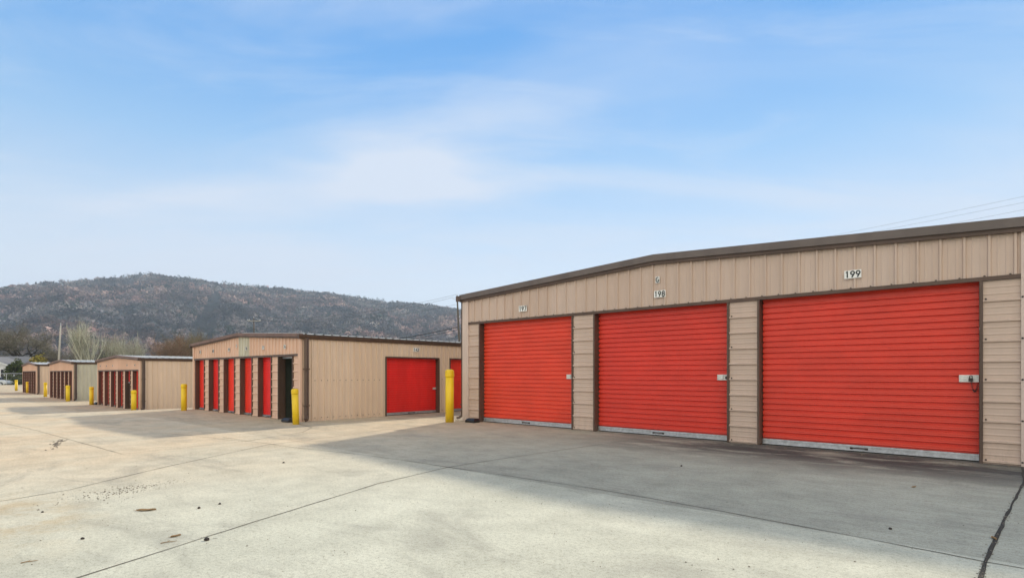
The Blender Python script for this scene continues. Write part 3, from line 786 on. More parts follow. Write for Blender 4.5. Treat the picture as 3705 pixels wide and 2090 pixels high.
mb.tube([sb, sb+Vector((-0.35,-0.1,0.05)), sb+Vector((-0.62,-0.15,0.12))], 0.03, 5); mb.build('insulator_bracket', M['galv'], Rp)
insulator(Rp, sb+Vector((-0.62,-0.15,0.12))); insulator(Rp, d)
sb2 = d-UP*3.1; mb = MB(); mb.tube([sb2, sb2+Vector((0.35,-0.1,0.03))], 0.03, 5); mb.build('insulator_bracket', M['galv'], Rp); insulator(Rp, sb2+Vector((0.35,-0.1,0.03)))
Rb = at(1669.5,80,GZ)
Ct = Vector((46, 30, 14.9))
Cp, dC = pole('utility_pole', 'wooden utility pole beyond the right end of the nearest building', Vector((46,30.5,-0.6)), Ct, 0.16, 0.11, M['wood_pole'])
insulator(Cp, dC)
def wire(a, b, sag, r, label, mat, grp):
    a = Vector(a); b = Vector(b); pts = []
    for k in range(25):
        t_ = k/24; p = a.lerp(b, t_); p.z -= 4*sag*t_*(1-t_); pts.append(p)
    org = a.copy(); mb = MB(); mb.tube([p-org for p in pts], r, 5)
    tag(mb.build('power_line', mat, loc=org, smooth_=True), label, 'power line', grp)
g1 = 'overhead wires between the utility poles'
wire(Rt+UP*0.2, Ct+UP*0.2, 1.2, 0.007, 'topmost thin overhead wire above the roof of the nearest building at the right', M['wire_bare'], g1)
wire(Rb+sb+Vector((-0.62,-0.15,0.3)), Ct+Vector((0,0,-0.35)), 1.05, 0.007, 'middle thin overhead wire above the roof of the nearest building at the right', M['wire_bare'], g1)
wire(Rt+Vector((0,0,-1.0)), Ct+Vector((0,0,-0.85)), 0.95, 0.007, 'lowest thin overhead wire above the roof of the nearest building at the right', M['wire_bare'], g1)
wire(Rt+UP*0.2, A_top+UP*0.2, 1.25, 0.016, 'highest thin wire running left from the leaning pole towards the hill', M['wire_bare'], g1)
wire(Rb+sb+Vector((-0.62,-0.15,0.3)), A_top+ax*1.2-UP*0.35, 1.25, 0.016, 'second thin wire running left from the bracket of the leaning pole', M['wire_bare'], g1)
wire(Rt+Vector((0,0,-1.2)), A_top+ax*0.9-UP*0.4, 1.2, 0.014, 'third thin wire running left from the leaning pole, below its bracket', M['wire_bare'], g1)
wire(Rb+Vector((-0.55,0,8.75)), at(919,106,7.3), 1.5, 0.050, 'upper thick black cable sagging left from the leaning pole', M['wire'], g1)
wire(Rb+Vector((-0.55,0,8.35)), at(919,106,7.0), 1.45, 0.032, 'lower thick black cable sagging left from the leaning pole', M['wire'], g1)
Pp, d = pole('utility_pole', 'bleached pale leaning pole behind the farthest buildings, between dark and pale trees', at(207,100,GZ), at(219.5,100,10.0), 0.17, 0.10, M['wood_pale'])
mb = MB(); mb.tube([d-UP*0.2, d+Vector((0.03,0,0.55))], 0.04, 6); mb.build('top_pin', M['porcelain'], Pp)

# ------------------------------------------------------------------ house, car, fence, grass at the left edge
M['white_wall'] = painted('white house siding', (0.74,0.75,0.76), dirt=0.15, rough=0.6)
M['shingle'] = plain('grey shingle roof', (0.17,0.165,0.165), 0.9, 0.3, 3)
M['glass_dark'] = plain('dark window glass', (0.02,0.022,0.025), 0.1, 0.1)
HX = at(0, 106, 0).x
H = thing('house', 'white house with a grey hip roof and dark window at the left edge', 'house', (HX, 106, GZ), 0.10)
mb = MB()     # main body behind, hip roof falling to the right
mb.box((-16, 3.0, 0), (4.2, 12, 3.2)); mb.build('wall', M['white_wall'], H)
mb = MB()
mb.add([(-16.5,2.3,3.15),(5.0,2.3,3.15),(5.0,12.7,3.15),(-16.5,12.7,3.15),(-12,7.5,5.6),(-0.2,7.5,5.6)], [(0,1,5,4),(1,2,5),(2,3,4,5),(3,0,4),(0,3,2,1)])
mb.build('roof', M['shingle'], H)
mb = MB()     # front wing, gable end towards the yard
mb.add([(-7.0,0,0),(2.4,0,0),(2.4,0,3.35),(-2.3,0,5.1),(-7.0,0,3.35),(-7.0,3,0),(2.4,3,0),(2.4,3,3.35),(-2.3,3,5.1),(-7.0,3,3.35)],
       [(0,1,2,3,4),(9,8,7,6,5),(1,6,7,2),(0,4,9,5)])
mb.build('gable_wall', M['white_wall'], H)
for s_ in (-1, 1):
    mb = MB(); xe = -2.3+s_*5.2; mb.hexa([(min(-2.3,xe),-0.4,5.15 if s_>0 else 3.2),(max(-2.3,xe),-0.4,3.2 if s_>0 else 5.15),(max(-2.3,xe),5,3.2 if s_>0 else 5.15),(min(-2.3,xe),5,5.15 if s_>0 else 3.2),
        (min(-2.3,xe),-0.4,5.33 if s_>0 else 3.38),(max(-2.3,xe),-0.4,3.38 if s_>0 else 5.33),(max(-2.3,xe),5,3.38 if s_>0 else 5.33),(min(-2.3,xe),5,5.33 if s_>0 else 3.38)])
    mb.build('roof', M['shingle'], H)
    mb = MB(); mb.hexa([(min(-2.3,xe),-0.45,4.98 if s_>0 else 3.03),(max(-2.3,xe),-0.45,3.03 if s_>0 else 4.98),(max(-2.3,xe),-0.405,3.03 if s_>0 else 4.98),(min(-2.3,xe),-0.405,4.98 if s_>0 else 3.03),
        (min(-2.3,xe),-0.45,5.30 if s_>0 else 3.35),(max(-2.3,xe),-0.45,3.35 if s_>0 else 5.30),(max(-2.3,xe),-0.405,3.35 if s_>0 else 5.30),(min(-2.3,xe),-0.405,5.30 if s_>0 else 3.35)])
    mb.build('fascia', M['white_wall'], H)
for x0 in (0.12, -3.6):
    mb = MB(); mb.box((x0,-0.05,1.25),(x0+0.62,-0.002,2.95)); w_ = mb.build('window', M['white_wall'], H)
    mb = MB(); mb.box((x0+0.05,-0.062,1.30),(x0+0.57,-0.051,2.90)); mb.build('pane', M['glass_dark'], w_)
# car, nose to the right, mostly out of the frame
M['car'] = plain('silver white car paint', (0.66,0.68,0.70), 0.25, 0.05, 1, 0.6)
cx_ = at(38, 96, 0).x
CR = thing('parked_car', 'silver white car parked in front of the white house, only its front end in view', 'car', (cx_-2.25, 96, GZ+0.02), 0.0)
mb = MB(); side = [(-2.2,0.35),(-2.25,0.75),(-2.1,1.0),(-1.5,1.05),(-0.9,1.46),(0.35,1.48),(1.1,1.02),(1.9,0.90),(2.2,0.72),(2.22,0.40),(1.9,0.28),(-1.9,0.28)]
def extr(mb, prof, y0, y1):
    n_ = len(prof); mb.add([(x,y0,z) for x,z in prof]+[(x,y1,z) for x,z in prof], [tuple(range(n_)), tuple(range(2*n_-1,n_-1,-1))]+[(k,n_+k,n_+(k+1)%n_,(k+1)%n_) for k in range(n_)])
extr(mb, side, -0.85, 0.85); mb.build('body', M['car'], CR, bevel=0.05)
for y0, y1 in ((-0.862,-0.851),(0.851,0.862)):
    for pr in ([(-1.35,1.06),(-0.85,1.38),(-0.3,1.40),(-0.3,1.05)], [(-0.22,1.05),(-0.22,1.40),(0.28,1.40),(0.85,1.04)]):
        mb = MB(); extr(mb, pr, y0, y1); mb.build('side_window', M['glass_dark'], CR)
mb = MB(); mb.add([(0.45,-0.72,1.455),(1.08,-0.78,1.065),(1.08,0.78,1.065),(0.45,0.72,1.455)], [(0,1,2,3)]); mb.build('windscreen', M['glass_dark'], CR)
for x0 in (-1.35, 1.38):
    for y0 in (-0.80, 0.80):
        mb = MB(); mb.tube([(x0,y0-0.12,0.33),(x0,y0+0.12,0.33)], 0.33, 20); w_ = mb.build('wheel', M['rubber'], CR)
        mb = MB(); mb.tube([(x0,y0-0.13,0.33),(x0,y0+0.13,0.33)], 0.20, 12); mb.build('rim', M['galv'], w_)
for y0 in (-0.62, 0.62):
    mb = MB(); mb.box((2.12,y0-0.16,0.62),(2.235,y0+0.16,0.76)); mb.build('headlight', M['porcelain'], CR)
# chain link fence
f0 = at(-60, 88, GZ); f1 = at(330, 92, GZ)
FN = thing('chain_link_fence', 'thin chain link fence with a pale top rail behind the farthest storage building', 'fence', f0, math.atan2(f1.y-f0.y, f1.x-f0.x))
Lf = (f1-f0).length
mb = MB(); mb.tube([(0,0,2.15),(Lf,0,2.15)], 0.035, 6); mb.build('top_rail', M['galv'], FN)
for k in range(int(Lf/3)+1):
    mb = MB(); mb.tube([(k*3,0,-0.1),(k*3,0,2.2)], 0.03, 6); mb.build('fence_post', M['galv'], FN)
mb = MB(); s_ = 0.16; x = -2.1
while x < Lf:
    for sg in (1, -1):
        xa, xb = (x, x+2.1) if sg > 0 else (x+2.1, x)
        mb.add([(xa-0.002,0.02,0.03),(xa+0.002,0.02,0.03),(xb+0.002,0.02,2.13),(xb-0.002,0.02,2.13)], [(0,1,2,3)])
    x += s_
mb.build('wire_mesh', M['galv'], FN)

# ------------------------------------------------------------------ vegetation
def tri_cloud(P, D, w, L, jitter=0.0):
    """thin twig blades: P base points, D unit directions"""
    n_ = len(P); side = np.cross(D, rng.normal(size=(n_,3))); side /= np.linalg.norm(side, axis=1, keepdims=True)+1e-9
    w = np.broadcast_to(np.asarray(w).reshape(-1,1), (n_,1)); L = np.broadcast_to(np.asarray(L).reshape(-1,1), (n_,1))
    V = np.empty((n_,3,3)); V[:,0] = P-side*w/2; V[:,1] = P+side*w/2; V[:,2] = P+D*L
    return V.reshape(-1,3), np.arange(n_*3).reshape(-1,3)
def bare_tree(name, label, loc, height, spread, cat='tree', group=None, col=(0.16,0.13,0.10), tcol=None, stems=1, lean=0.0, up=0.35, depth=5, twigs=5000, tw=0.04, tl=0.7, seed=1, trunk_h=0.22, r0=None, wind=(0,0), curv=1.0):
    R_ = random.Random(seed); root = thing(name, label, cat, loc, R_.uniform(0,6.28) if stems > 1 else 0, group)
    wood = MB(); tips = []
    r0 = r0 or height*0.022
    def grow(p, d, L, r, lv):
        n_ = 4; pts = [p]; rads = [r]; q = p.copy(); dd = d.copy()
        for k in range(n_):
            dd = (dd + Vector((R_.gauss(0,.13)*curv+wind[0]*0.06, R_.gauss(0,.13)*curv+wind[1]*0.06, R_.gauss(0,.08)*curv+up*0.10))).normalized()
            q = q + dd*L/n_; pts.append(q.copy()); rads.append(r*(1-0.42*(k+1)/n_))
            if lv >= depth-2: tips.append((q.copy(), dd.copy()))
        wood.tube(pts, rads, 7 if lv < 2 else 4, cap=lv == 0)
        if lv >= depth: return
        nb = R_.choice((3,3,4)) if lv < depth-1 else 3
        for k in range(nb):
            t_ = R_.uniform(0.35, 1.0) if k else 1.0; i = min(n_-1, int(t_*n_)); b = pts[i].lerp(pts[i+1], t_*n_-i) if i < n_ else pts[-1]
            az = R_.uniform(0, 6.28); sp_ = R_.uniform(0.35, 0.95)*spread
            side = Vector((math.cos(az), math.sin(az), 0)); side = (side - dd*side.dot(dd)); side.normalize()
            nd = (dd*1.0 + side*sp_).normalized(); nd.z = max(nd.z, -0.05); nd.normalize()
            grow(b, nd, L*R_.uniform(0.62, 0.86), rads[i]*R_.uniform(0.55, 0.75), lv+1)
    for s_ in range(stems):
        a = R_.uniform(0, 6.28); tilt = (0.0 if stems == 1 else R_.uniform(0.08, 0.5)*spread)
        d = Vector((math.cos(a)*tilt+lean+wind[0]*0.25, math.sin(a)*tilt+wind[1]*0.25, 1)).normalized()
        grow(Vector((R_.uniform(-.3,.3)*(stems>1), R_.uniform(-.3,.3)*(stems>1), -0.2)), d, height*(trunk_h if stems == 1 else 0.34)*R_.uniform(0.85,1.15), r0*(1 if stems == 1 else 0.55), 0)
    tm = plain('bark of '+name, tcol or [c*0.8 for c in col], 0.9, 0.35, 5)
    zmax = max(p.z for p, _ in tips); k = height*0.97/zmax
    wood.v = [(x*k, y*k, z*k) for x, y, z in wood.v]
    wood.build('trunk', tm, root)
    P = np.array([tuple(p*k) for p, _ in tips]); Dd = np.array([tuple(d) for _, d in tips])
    idx = rng.integers(0, len(P), twigs); Pp_ = P[idx]+rng.normal(size=(twigs,3))*0.22*height/10
    Dv = Dd[idx]+rng.normal(size=(twigs,3))*0.55; Dv[:,2] += up*0.9; Dv /= np.linalg.norm(Dv, axis=1, keepdims=True)
    Vv, Ff = tri_cloud(Pp_, Dv, tw*rng.uniform(0.6,1.3,twigs), tl*rng.uniform(0.5,1.4,twigs))
    cl = np.array(col)*(rng.uniform(0.6,1.45,(twigs,1)))*rng.uniform(0.92,1.08,(twigs,3)); cl = np.repeat(cl, 3, axis=0)
    np_mesh('crown', Vv, Ff, M['tint'], cl, root)
    return root
def leaf_bush(name, label, loc, r, h, col, n_=2500, ls=0.22, cat='shrub', group=None, taper=0.5, seed=3):
    root = thing(name, label, cat, loc, 0, group); R2 = np.random.default_rng(seed)
    mb = MB()
    for k in range(5):
        a = k*1.3; mb.tube([(0.1*math.cos(a),0.1*math.sin(a),-0.1),(r*0.35*math.cos(a),r*0.35*math.sin(a),h*0.45),(r*0.5*math.cos(a),r*0.5*math.sin(a),h*0.8)], [0.06,0.04,0.015], 5)
    mb.build('stem', M['wood_pole'], root)
    cl = R2.uniform(-1,1,(40,3)); cl /= np.maximum(1, np.linalg.norm(cl,axis=1,keepdims=True)); 
    cc = cl[R2.integers(0,40,n_)]+R2.normal(size=(n_,3))*0.17
    z = (cc[:,2]*0.5+0.5); rr = 1-taper*np.clip(z,0,1)**1.6
    P = np.stack([cc[:,0]*r*rr, cc[:,1]*r*rr, np.clip(z,0.02,1.2)*h], axis=1)
    a = R2.normal(size=(n_,3)); a /= np.linalg.norm(a,axis=1,keepdims=True); b = np.cross(a, R2.normal(size=(n_,3))); b /= np.linalg.norm(b,axis=1,keepdims=True)
    s_ = ls*R2.uniform(0.5,1.3,(n_,1)); V = np.stack([P-a*s_, P+b*s_*0.5, P+a*s_, P-b*s_*0.5], axis=1).reshape(-1,3)
    c = np.array(col)*R2.uniform(0.45,1.5,(n_,1))*R2.uniform(0.9,1.1,(n_,3))
    np_mesh('foliage', V, np.arange(n_*4).reshape(-1,4), M['tint'], np.repeat(c,4,axis=0), root); return root

bare_tree('bare_tree', 'large dark spreading bare tree behind the white house at the left', at(90,128,GZ), 15.2, 1.5, col=(0.20,0.175,0.12), tcol=(0.040,0.034,0.026), twigs=8000, tw=0.035, tl=1.0, up=0.12, depth=6, seed=5, trunk_h=0.17, r0=0.50)
bare_tree('bare_tree', 'dark bare tree at the far left edge behind the roof of the white house', at(-45,126,GZ), 12.5, 1.3, col=(0.17,0.15,0.10), tcol=(0.035,0.030,0.025), twigs=9000, tw=0.035, tl=0.9, up=0.15, depth=5, seed=15, trunk_h=0.18, r0=0.38)
pale = (0.42,0.40,0.31)
bare_tree('pale_tree', 'tall pale many-stemmed bare tree leaning left, behind the fourth storage building', at(322,118,GZ), 12.8, 0.50, col=pale, tcol=(0.72,0.70,0.58), stems=11, twigs=3600, tw=0.05, tl=1.5, up=0.9, depth=2, seed=8, wind=(-0.5,0), r0=0.34, curv=0.35)
bare_tree('pale_tree', 'pale bare tree with upright white stems, right of the tall leaning one', at(395,122,GZ), 10.2, 0.5, col=(0.33,0.31,0.23), curv=0.4, tcol=(0.64,0.62,0.50), stems=5, twigs=2600, tw=0.05, tl=1.2, up=0.7, depth=3, seed=21, wind=(0.1,0), r0=0.15)
bare_tree('pale_tree', 'small pale bare tree above the roof of the third storage building', at(482,120,GZ), 10.6, 0.5, col=(0.38,0.36,0.28), curv=0.4, tcol=(0.72,0.70,0.58), stems=5, twigs=3000, tw=0.05, tl=1.2, up=0.8, depth=3, seed=30, r0=0.26)
for i, (px, Y_, h_, sp_, c, nm, lb) in enumerate([
    (612,105,9.6,0.75,(0.17,0.115,0.075),'bare_bush','russet brown bare thicket left of the gable of the building with door 142'),
    (660,108,10.6,0.75,(0.15,0.125,0.07),'bare_bush','tall olive brown bare thicket nearest the gable of the building with door 142'),
    (725,112,11.2,0.7,(0.15,0.11,0.075),'bare_bush','brown bare thicket rising behind the left roof edge of the building with door 142'),
    (775,116,9.6,0.7,(0.14,0.115,0.08),'bare_bush','low brown thicket just showing above the roof edge left of the utility pole'),
    (262,150,9.0,0.8,(0.14,0.12,0.09),'bare_bush','grey brown bare thicket between the pale pole and the tall pale tree'),
    (440,126,8.2,0.8,(0.12,0.11,0.065),'bare_bush','olive brown thicket between the two groups of pale trees'),
    (395,140,8.6,0.8,(0.10,0.095,0.06),'bare_bush','dark olive thicket low behind the pale trees'),
    (185,150,8.0,0.8,(0.12,0.10,0.08),'bare_bush','brown thicket behind the roof of the farthest storage building')]):
    bare_tree(nm, lb, at(px,Y_,GZ), h_, sp_, cat='bush', col=[q*1.25 for q in c], stems=7, twigs=6500, tw=0.04, tl=0.9, up=0.45, depth=3, seed=40+i, r0=0.10, group='bare thickets behind the buildings')
leaf_bush('evergreen_shrub', 'dark green cone shaped shrub at the corner of the white house', at(62,98,GZ), 1.75, 4.2, (0.075,0.095,0.03), 4200, 0.20, seed=2)
leaf_bush('yellow_shrub', 'round yellow green shrub showing above the farthest storage building roof', at(140,112,GZ), 2.0, 5.2, (0.30,0.24,0.045), 3200, 0.22, seed=4, taper=0.3)

# grass verge beyond the yard at the left
gn = 9000; gx_ = rng.uniform(at(-250,90,0).x, at(90,90,0).x, gn); gy_ = rng.uniform(89, 100, gn)
P = np.stack([gx_, gy_, np.full(gn, GZ)], axis=1); Dg = np.tile([0,0,1.0],(gn,1))+rng.normal(size=(gn,3))*0.25
Vv, Ff = tri_cloud(P, Dg, 0.05, 0.22*rng.uniform(0.4,1.2,gn)); cg = np.repeat(np.array((0.20,0.21,0.04))*rng.uniform(0.6,1.3,(gn,1)),3,axis=0)
tag(np_mesh('grass', Vv, Ff, M['tint'], cg), kind='stuff')

# ------------------------------------------------------------------ the hill and its winter forest
SKY = [(-900,1100),(-300,1080),(0,1057),(86,1043),(187,1027),(288,1021),(374,1018),(446,1011),(496,1000),(540,996),(604,1006),(719,1024),(805,1032),(920,1040),(1035,1052),(1150,1065),(1294,1079),(1380,1091),(1467,1103),(1582,1114),(1654,1124),(1850,1150),(2200,1185),(2700,1220),(3600,1260),(5000,1290)]
spx = np.array([p[0] for p in SKY], float); spy = np.array([p[1] for p in SKY], float)
R0, R1 = 620.0, 2050.0
def wave(a, r):
    return (np.sin(a*31+r*0.0031)*0.5+np.sin(a*57-r*0.0042+1.3)*0.3+np.sin(a*101+r*0.007+2.1)*0.2)
def hill_z(th, r):
    """th: bearing from the view direction, r: distance"""
    px = 1852.5+2028*np.tan(np.clip(th,-1.25,1.25)); Hh = (1350-np.interp(px, spx, spy)-9)/2028*R1*np.cos(np.clip(th,-1.25,1.25))+1.5
    s_ = (r-R0)/(R1-R0); s1 = np.clip(s_, 0, 1)
    prof = 0.62*s1**1.25 + 0.38*(s1*s1*(3-2*s1)) 
    back = np.clip((s_-1)/0.5, 0, 1)
    z = Hh*prof*(1-0.85*back*back*(3-2*back))
    z += wave(th, r)*15*np.sin(np.pi*s1)**0.8*np.minimum(1, s1*3)
    return z - 3.5*(1-np.clip(s1*12,0,1))
tha = np.linspace(math.radians(-66), math.radians(44), 150); ra = np.concatenate([np.linspace(R0, R1, 60), np.linspace(R1+25, R1*1.5, 16)])
TH, RR = np.meshgrid(tha, ra, indexing='ij'); ZZ = hill_z(TH, RR)
V = np.stack([RR*np.sin(TH), RR*np.cos(TH), ZZ+GZ], axis=-1).reshape(-1,3)
nr = len(ra); I, J = np.meshgrid(np.arange(len(tha)-1), np.arange(nr-1), indexing='ij'); i0 = (I*nr+J).ravel()
tag(np_mesh('hill', V, np.stack([i0, i0+1, i0+nr+1, i0+nr], axis=1), M['forest_floor'], smooth_=True), kind='structure')
hl = bpy.data.objects['hill']
if hl.data.polygons[500].normal.z < 0: hl.data.flip_normals()

def clumps(cx, cy, cz, rad, hgt, col, nq, size, up_bias=0.0, flat=False):
    """many small blades spread through every crown volume; arrays per tree"""
    N = len(cx); d = rng.normal(size=(N,nq,3)); d /= np.linalg.norm(d,axis=2,keepdims=True)
    rr = rng.uniform(0.45,1.0,(N,nq,1))**0.6; P = d*rr
    P[:,:,0] *= rad[:,None]; P[:,:,1] *= rad[:,None]; P[:,:,2] = (P[:,:,2]*0.5+0.5)
    hh = P[:,:,2].copy(); P[:,:,2] = P[:,:,2]*hgt[:,None]*0.72+hgt[:,None]*0.28
    P[:,:,0] += cx[:,None]; P[:,:,1] += cy[:,None]; P[:,:,2] += cz[:,None]
    n_ = N*nq; P = P.reshape(-1,3)
    a = rng.normal(size=(n_,3)); a[:,2] += up_bias; a /= np.linalg.norm(a,axis=1,keepdims=True)
    b = np.cross(a, rng.normal(size=(n_,3))); b /= np.linalg.norm(b,axis=1,keepdims=True)
    s_ = np.repeat(size, nq).reshape(-1,1)*rng.uniform(0.5,1.4,(n_,1))
    Vv = np.stack([P-a*s_, P+b*s_*0.42, P+a*s_, P-b*s_*0.42], axis=1).reshape(-1,3)
    c = np.repeat(col, nq, axis=0)*rng.uniform(0.78,1.22,(n_,1))
    return Vv, np.arange(n_*4).reshape(-1,4), np.repeat(c,4,axis=0)
PAL = np.array([(0.30,0.205,0.185),(0.21,0.165,0.165),(0.35,0.27,0.24),(0.155,0.15,0.145),(0.26,0.215,0.19)])
DARK = np.array((0.030,0.042,0.028))
def lowfreq(x, y, k, s_): return np.sin(x/k+1.7*s_+np.sin(y/k*0.8+s_)*1.3)+np.sin(y/k*1.3+0.6*s_+np.sin(x/k*0.7)*1.1)
def plant_forest(n_, r_lo, r_hi, th_lo, th_hi, nq, base_r, name, ridge=False):
    th = rng.uniform(th_lo, th_hi, n_); r = np.sqrt(rng.uniform(r_lo**2, r_hi**2, n_))
    if ridge: r = R1 + rng.normal(0, 14, n_) - 4
    px = 1852.5+2028*np.tan(th)
    # two cleared strips running up the slope
    s_ = (r-R0)/(R1-R0)
    c1 = 723+ (s_-0.37)*170; c2 = 765+(s_-0.37)*125
    w_ = np.interp(s_, [0.1,0.5,0.95], [19, 14, 8])
    w_ = w_*0.5 + 6.5/r*2028 + 2
    clr = ((np.abs(px-c1) < w_) | ((np.abs(px-c2) < w_*0.9) & (s_ < 0.72))) & (s_ > 0.05) & (s_ < 0.90)
    x = r*np.sin(th); y = r*np.cos(th); z = hill_z(th, r)+GZ
    z = np.where(r < R0+60, np.maximum(z, GZ-0.2), z)
    col = PAL[rng.integers(0, 5, n_)]*rng.uniform(0.40,1.55,(n_,1))
    lf = lowfreq(x, y, 130, 1.0); warm = np.clip(lf*0.22+0.5, 0, 1)[:,None]
    col = col*(1-0.35*(1-warm))*np.where(warm > 0.5, np.array([[1.10,0.98,0.94]]), np.array([[0.88,0.98,1.02]]))
    ev = rng.random(n_) < np.clip(0.05+0.16*(lowfreq(x, y, 70, 4.0)-0.6), 0.02, 0.5)
    if ridge: ev |= (rng.random(n_) < np.interp(px, [430,520,1250,1700], [0.05,0.75,0.65,0.15]))
    else: ev |= (rng.random(n_) < np.interp(px, [430,560,1250,1700], [0.0,0.6,0.6,0.1])*np.clip((s_-0.86)*9,0,1))
    col = np.where(ev[:,None], DARK*rng.uniform(0.7,1.5,(n_,1)), col)
    rad = base_r*rng.uniform(0.65,1.3,n_); hg = rad*rng.uniform(1.6,2.4,n_)
    if not ridge: rad = rad*(1+0.25*np.sign(lowfreq(x, y, 45, 2.0))); col = col*(0.72+0.30*np.clip(lowfreq(x, y, 28, 7.0)+0.6*lowfreq(x, y, 60, 9.0),-1.2,1.8)[:,None]).clip(0.3,1.5)
    if ridge: hg = rng.uniform(9, 26, n_); rad = rng.uniform(2.2,5.8,n_)
    keep = (~clr) | (rng.random(n_) < 0.2)
    col = np.where(clr[:,None], DARK*rng.uniform(0.6,1.2,(n_,1)), col); rad = np.where(clr, rad*0.45, rad); hg = np.where(clr, hg*0.4, hg)
    a = [q[keep] for q in (x, y, z, rad, hg, col)]
    return clumps(*a, nq, a[3]*(0.30 if ridge else 0.42))
def merge(parts):
    V_, F_, C_ = [], [], []; o_ = 0
    for v_, f_, c_ in parts: V_.append(v_); F_.append(f_+o_); C_.append(c_); o_ += len(v_)
    return np.concatenate(V_), np.concatenate(F_), np.concatenate(C_)
lo, hi = math.radians(-52), math.radians(6)
g = [plant_forest(12600, 1150, R1-30, lo, hi, 20, 7.6, 'a'), plant_forest(6500, 640, 1150, lo, hi, 40, 5.6, 'b'),
     plant_forest(430, R1, R1, lo, hi, 60, 4.5, 'c', ridge=True), plant_forest(3500, 700, R1, hi, math.radians(36), 16, 7.5, 'd')]
V_, F_, C_ = merge(g)
tag(np_mesh('hillside_forest', V_, F_, M['tint'], C_), kind='stuff')
# valley woods between the yard and the foot of the hill
def valley(n_, r_lo, r_hi, nq, rad0, cols, sq=0.2):
    th = rng.uniform(math.radians(-54), math.radians(12), n_); r = np.sqrt(rng.uniform(r_lo**2, r_hi**2, n_))
    x = r*np.sin(th); y = r*np.cos(th); cols = np.array(cols)
    col = cols[rng.integers(0, len(cols), n_)]*rng.uniform(0.7,1.35,(n_,1)); rad = rad0*rng.uniform(0.6,1.3,n_)
    return clumps(x, y, np.full(n_, GZ), rad, rad*rng.uniform(1.5,2.3,n_), col, nq, rad*sq, up_bias=0.8)
V_, F_, C_ = merge([valley(1500, 380, 680, 120, 4.8, [(0.13,0.10,0.075),(0.11,0.095,0.07),(0.15,0.12,0.09)], 0.17),
                    valley(420, 230, 380, 330, 3.6, [(0.115,0.105,0.06),(0.12,0.095,0.06),(0.10,0.09,0.055)], 0.10)])
tag(np_mesh('valley_woods', V_, F_, M['tint'], C_), kind='stuff')

# ------------------------------------------------------------------ air
hz = bpy.data.materials.new('thin valley haze'); hz.use_nodes = True; nt = hz.node_tree; nt.nodes.clear()
ou = nt.nodes.new('ShaderNodeOutputMaterial'); pv = nt.nodes.new('ShaderNodeVolumePrincipled')
pv.inputs['Color'].default_value = (0.70, 0.84, 1.0, 1); pv.inputs['Density'].default_value = 0.00019; pv.inputs['Anisotropy'].default_value = 0.1
nt.links.new(pv.outputs[0], ou.inputs['Volume'])
mb = MB(); mb.box((-4200,-4100,-6.0), (4200,4100,420)); tag(mb.build('haze', hz), kind='stuff')

# ------------------------------------------------------------------ light and sky
EL, AZ = math.radians(30.3), math.radians(22.5)
sv = Vector((math.cos(EL)*math.sin(AZ), math.cos(EL)*math.cos(AZ), math.sin(EL)))
sun = bpy.data.lights.new('sun', 'SUN'); sun.energy = 2.0; sun.angle = math.radians(2.2); sun.color = (1.0, 0.92, 0.76)
so = bpy.data.objects.new('sun', sun); COL.objects.link(so); so.rotation_euler = (-sv).to_track_quat('-Z', 'Y').to_euler(); so.location = (0,0,60)

wd = bpy.data.worlds.new('World'); scene.world = wd; wd.use_nodes = True; nt = wd.node_tree; nt.nodes.clear()
class WN(NT):
    def __init__(s): s.t = nt; s.n = nt.nodes
w = WN()
out = w.node('ShaderNodeOutputWorld'); bg = w.node('ShaderNodeBackground'); w.link(bg.outputs[0], out.inputs[0])
sky = w.node('ShaderNodeTexSky', sky_type='NISHITA'); sky.sun_disc = False; sky.sun_elevation = EL; sky.sun_rotation = AZ
sky.dust_density = 0.0; sky.air_density = 1.0; sky.ozone_density = 2.0
tc = w.node('ShaderNodeTexCoord'); sp = w.node('ShaderNodeSeparateXYZ'); w.link(tc.outputs['Generated'], sp.inputs[0])
z = sp.outputs['Z']
# clear sky colours by height (radiance on the scale of the Nishita sky), then thin cirrus
clear = w.ramp(w.math('POWER', w.math('MAXIMUM', z, 0.0), 0.8), [(0.0,(3.9,4.05,4.3)),(0.22,(3.5,3.85,4.3)),(0.31,(2.6,3.4,4.3)),(0.43,(1.45,2.7,4.25)),(0.54,(0.65,2.0,4.1)),(0.64,(0.28,1.6,3.9))])
for e in clear.node.color_ramp.elements: pass
SKYMIX = w.mix(0.86, sky.outputs[0], clear)
den = w.math('ADD', w.math('MAXIMUM', z, 0.0), 0.16)
pxv = w.math('DIVIDE', sp.outputs['X'], den); pyv = w.math('DIVIDE', sp.outputs['Y'], den)
cb = w.node('ShaderNodeCombineXYZ'); w.link(pxv, cb.inputs[0]); w.link(pyv, cb.inputs[1])
def cl(scale, rot, s_, detail, rough, dist, off):
    mp = w.node('ShaderNodeMapping'); mp.inputs['Rotation'].default_value = (0,0,rot); mp.inputs['Scale'].default_value = scale; mp.inputs['Location'].default_value = off
    w.link(cb.outputs[0], mp.inputs['Vector']); return w.noise(mp.outputs['Vector'], s_, detail, rough, dist)
n1 = cl((0.6,1.3,1), -0.5, 0.9, 5, 0.52, 0.5, (4.3,0.7,0))
n2 = cl((0.9,2.3,1), -0.45, 1.3, 8, 0.60, 0.7, (1.1,6.3,0))
veil = w.math('MULTIPLY', w.mapr(n1, 0.40, 0.68), 0.60)
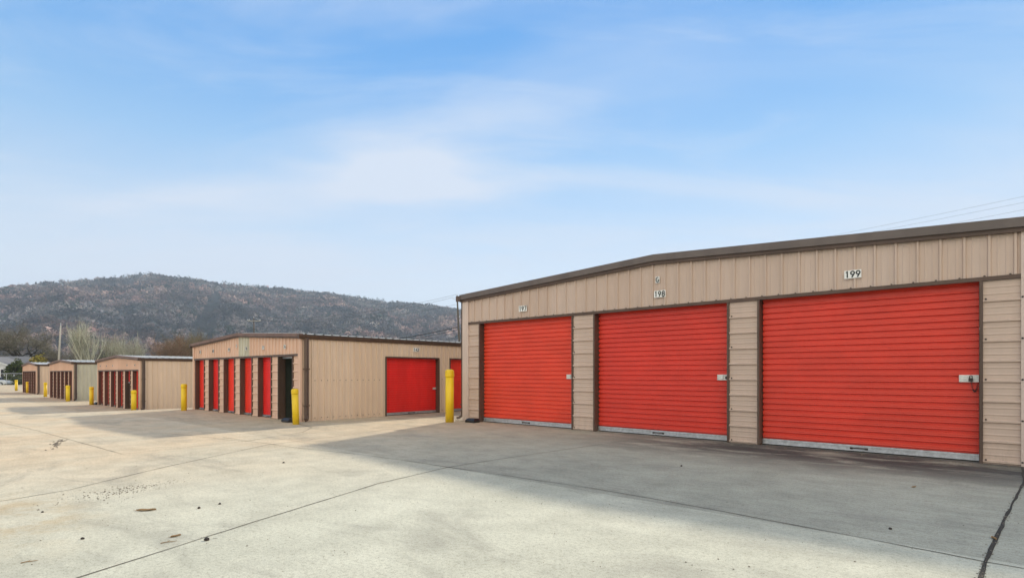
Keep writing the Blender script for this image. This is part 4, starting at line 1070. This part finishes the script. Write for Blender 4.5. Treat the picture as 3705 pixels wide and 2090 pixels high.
wisp = w.math('MULTIPLY', w.mapr(n2, 0.46, 0.74), 0.26)
low = w.math('MULTIPLY', w.mapr(z, 0.42, 0.06), w.mapr(n2, 0.30, 0.62, 0.35, 1.0))
mask = w.math('MINIMUM', w.math('ADD', w.math('ADD', veil, wisp), w.math('MULTIPLY', low, 0.5)), 0.85)
# one cloud patch ahead; behind the camera, brighter cloud added as fill light
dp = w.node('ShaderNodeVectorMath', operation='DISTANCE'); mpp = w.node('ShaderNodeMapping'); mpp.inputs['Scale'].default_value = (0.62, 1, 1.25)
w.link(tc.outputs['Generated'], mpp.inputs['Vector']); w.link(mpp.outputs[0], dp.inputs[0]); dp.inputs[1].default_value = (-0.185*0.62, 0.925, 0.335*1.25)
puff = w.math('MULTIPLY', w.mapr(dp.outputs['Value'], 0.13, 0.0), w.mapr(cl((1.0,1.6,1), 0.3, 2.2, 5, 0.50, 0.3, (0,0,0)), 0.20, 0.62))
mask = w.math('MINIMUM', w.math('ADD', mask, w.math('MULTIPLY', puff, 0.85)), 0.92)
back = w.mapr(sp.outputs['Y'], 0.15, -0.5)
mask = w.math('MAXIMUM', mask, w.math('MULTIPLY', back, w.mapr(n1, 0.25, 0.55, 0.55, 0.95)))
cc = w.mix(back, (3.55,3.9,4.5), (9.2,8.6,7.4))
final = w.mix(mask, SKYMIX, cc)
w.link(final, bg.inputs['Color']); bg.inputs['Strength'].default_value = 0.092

# ------------------------------------------------------------------ camera
cam = bpy.data.cameras.new('camera'); cam.lens = 36*2028/3705; cam.sensor_width = 36; cam.sensor_fit = 'HORIZONTAL'
cam.shift_y = 305/3705; cam.clip_start = 0.05; cam.clip_end = 12000
co = bpy.data.objects.new('camera', cam); COL.objects.link(co); co.location = (0, 0, 1.54); co.rotation_euler = (math.pi/2, 0, 0)
scene.camera = co
scene.view_settings.view_transform = 'Standard'; scene.view_settings.look = 'None'
scene.view_settings.exposure = 1.2; scene.view_settings.gamma = 1.0; scene.view_settings.use_curve_mapping = False
scene.render.resolution_x = 1024; scene.render.resolution_y = 577
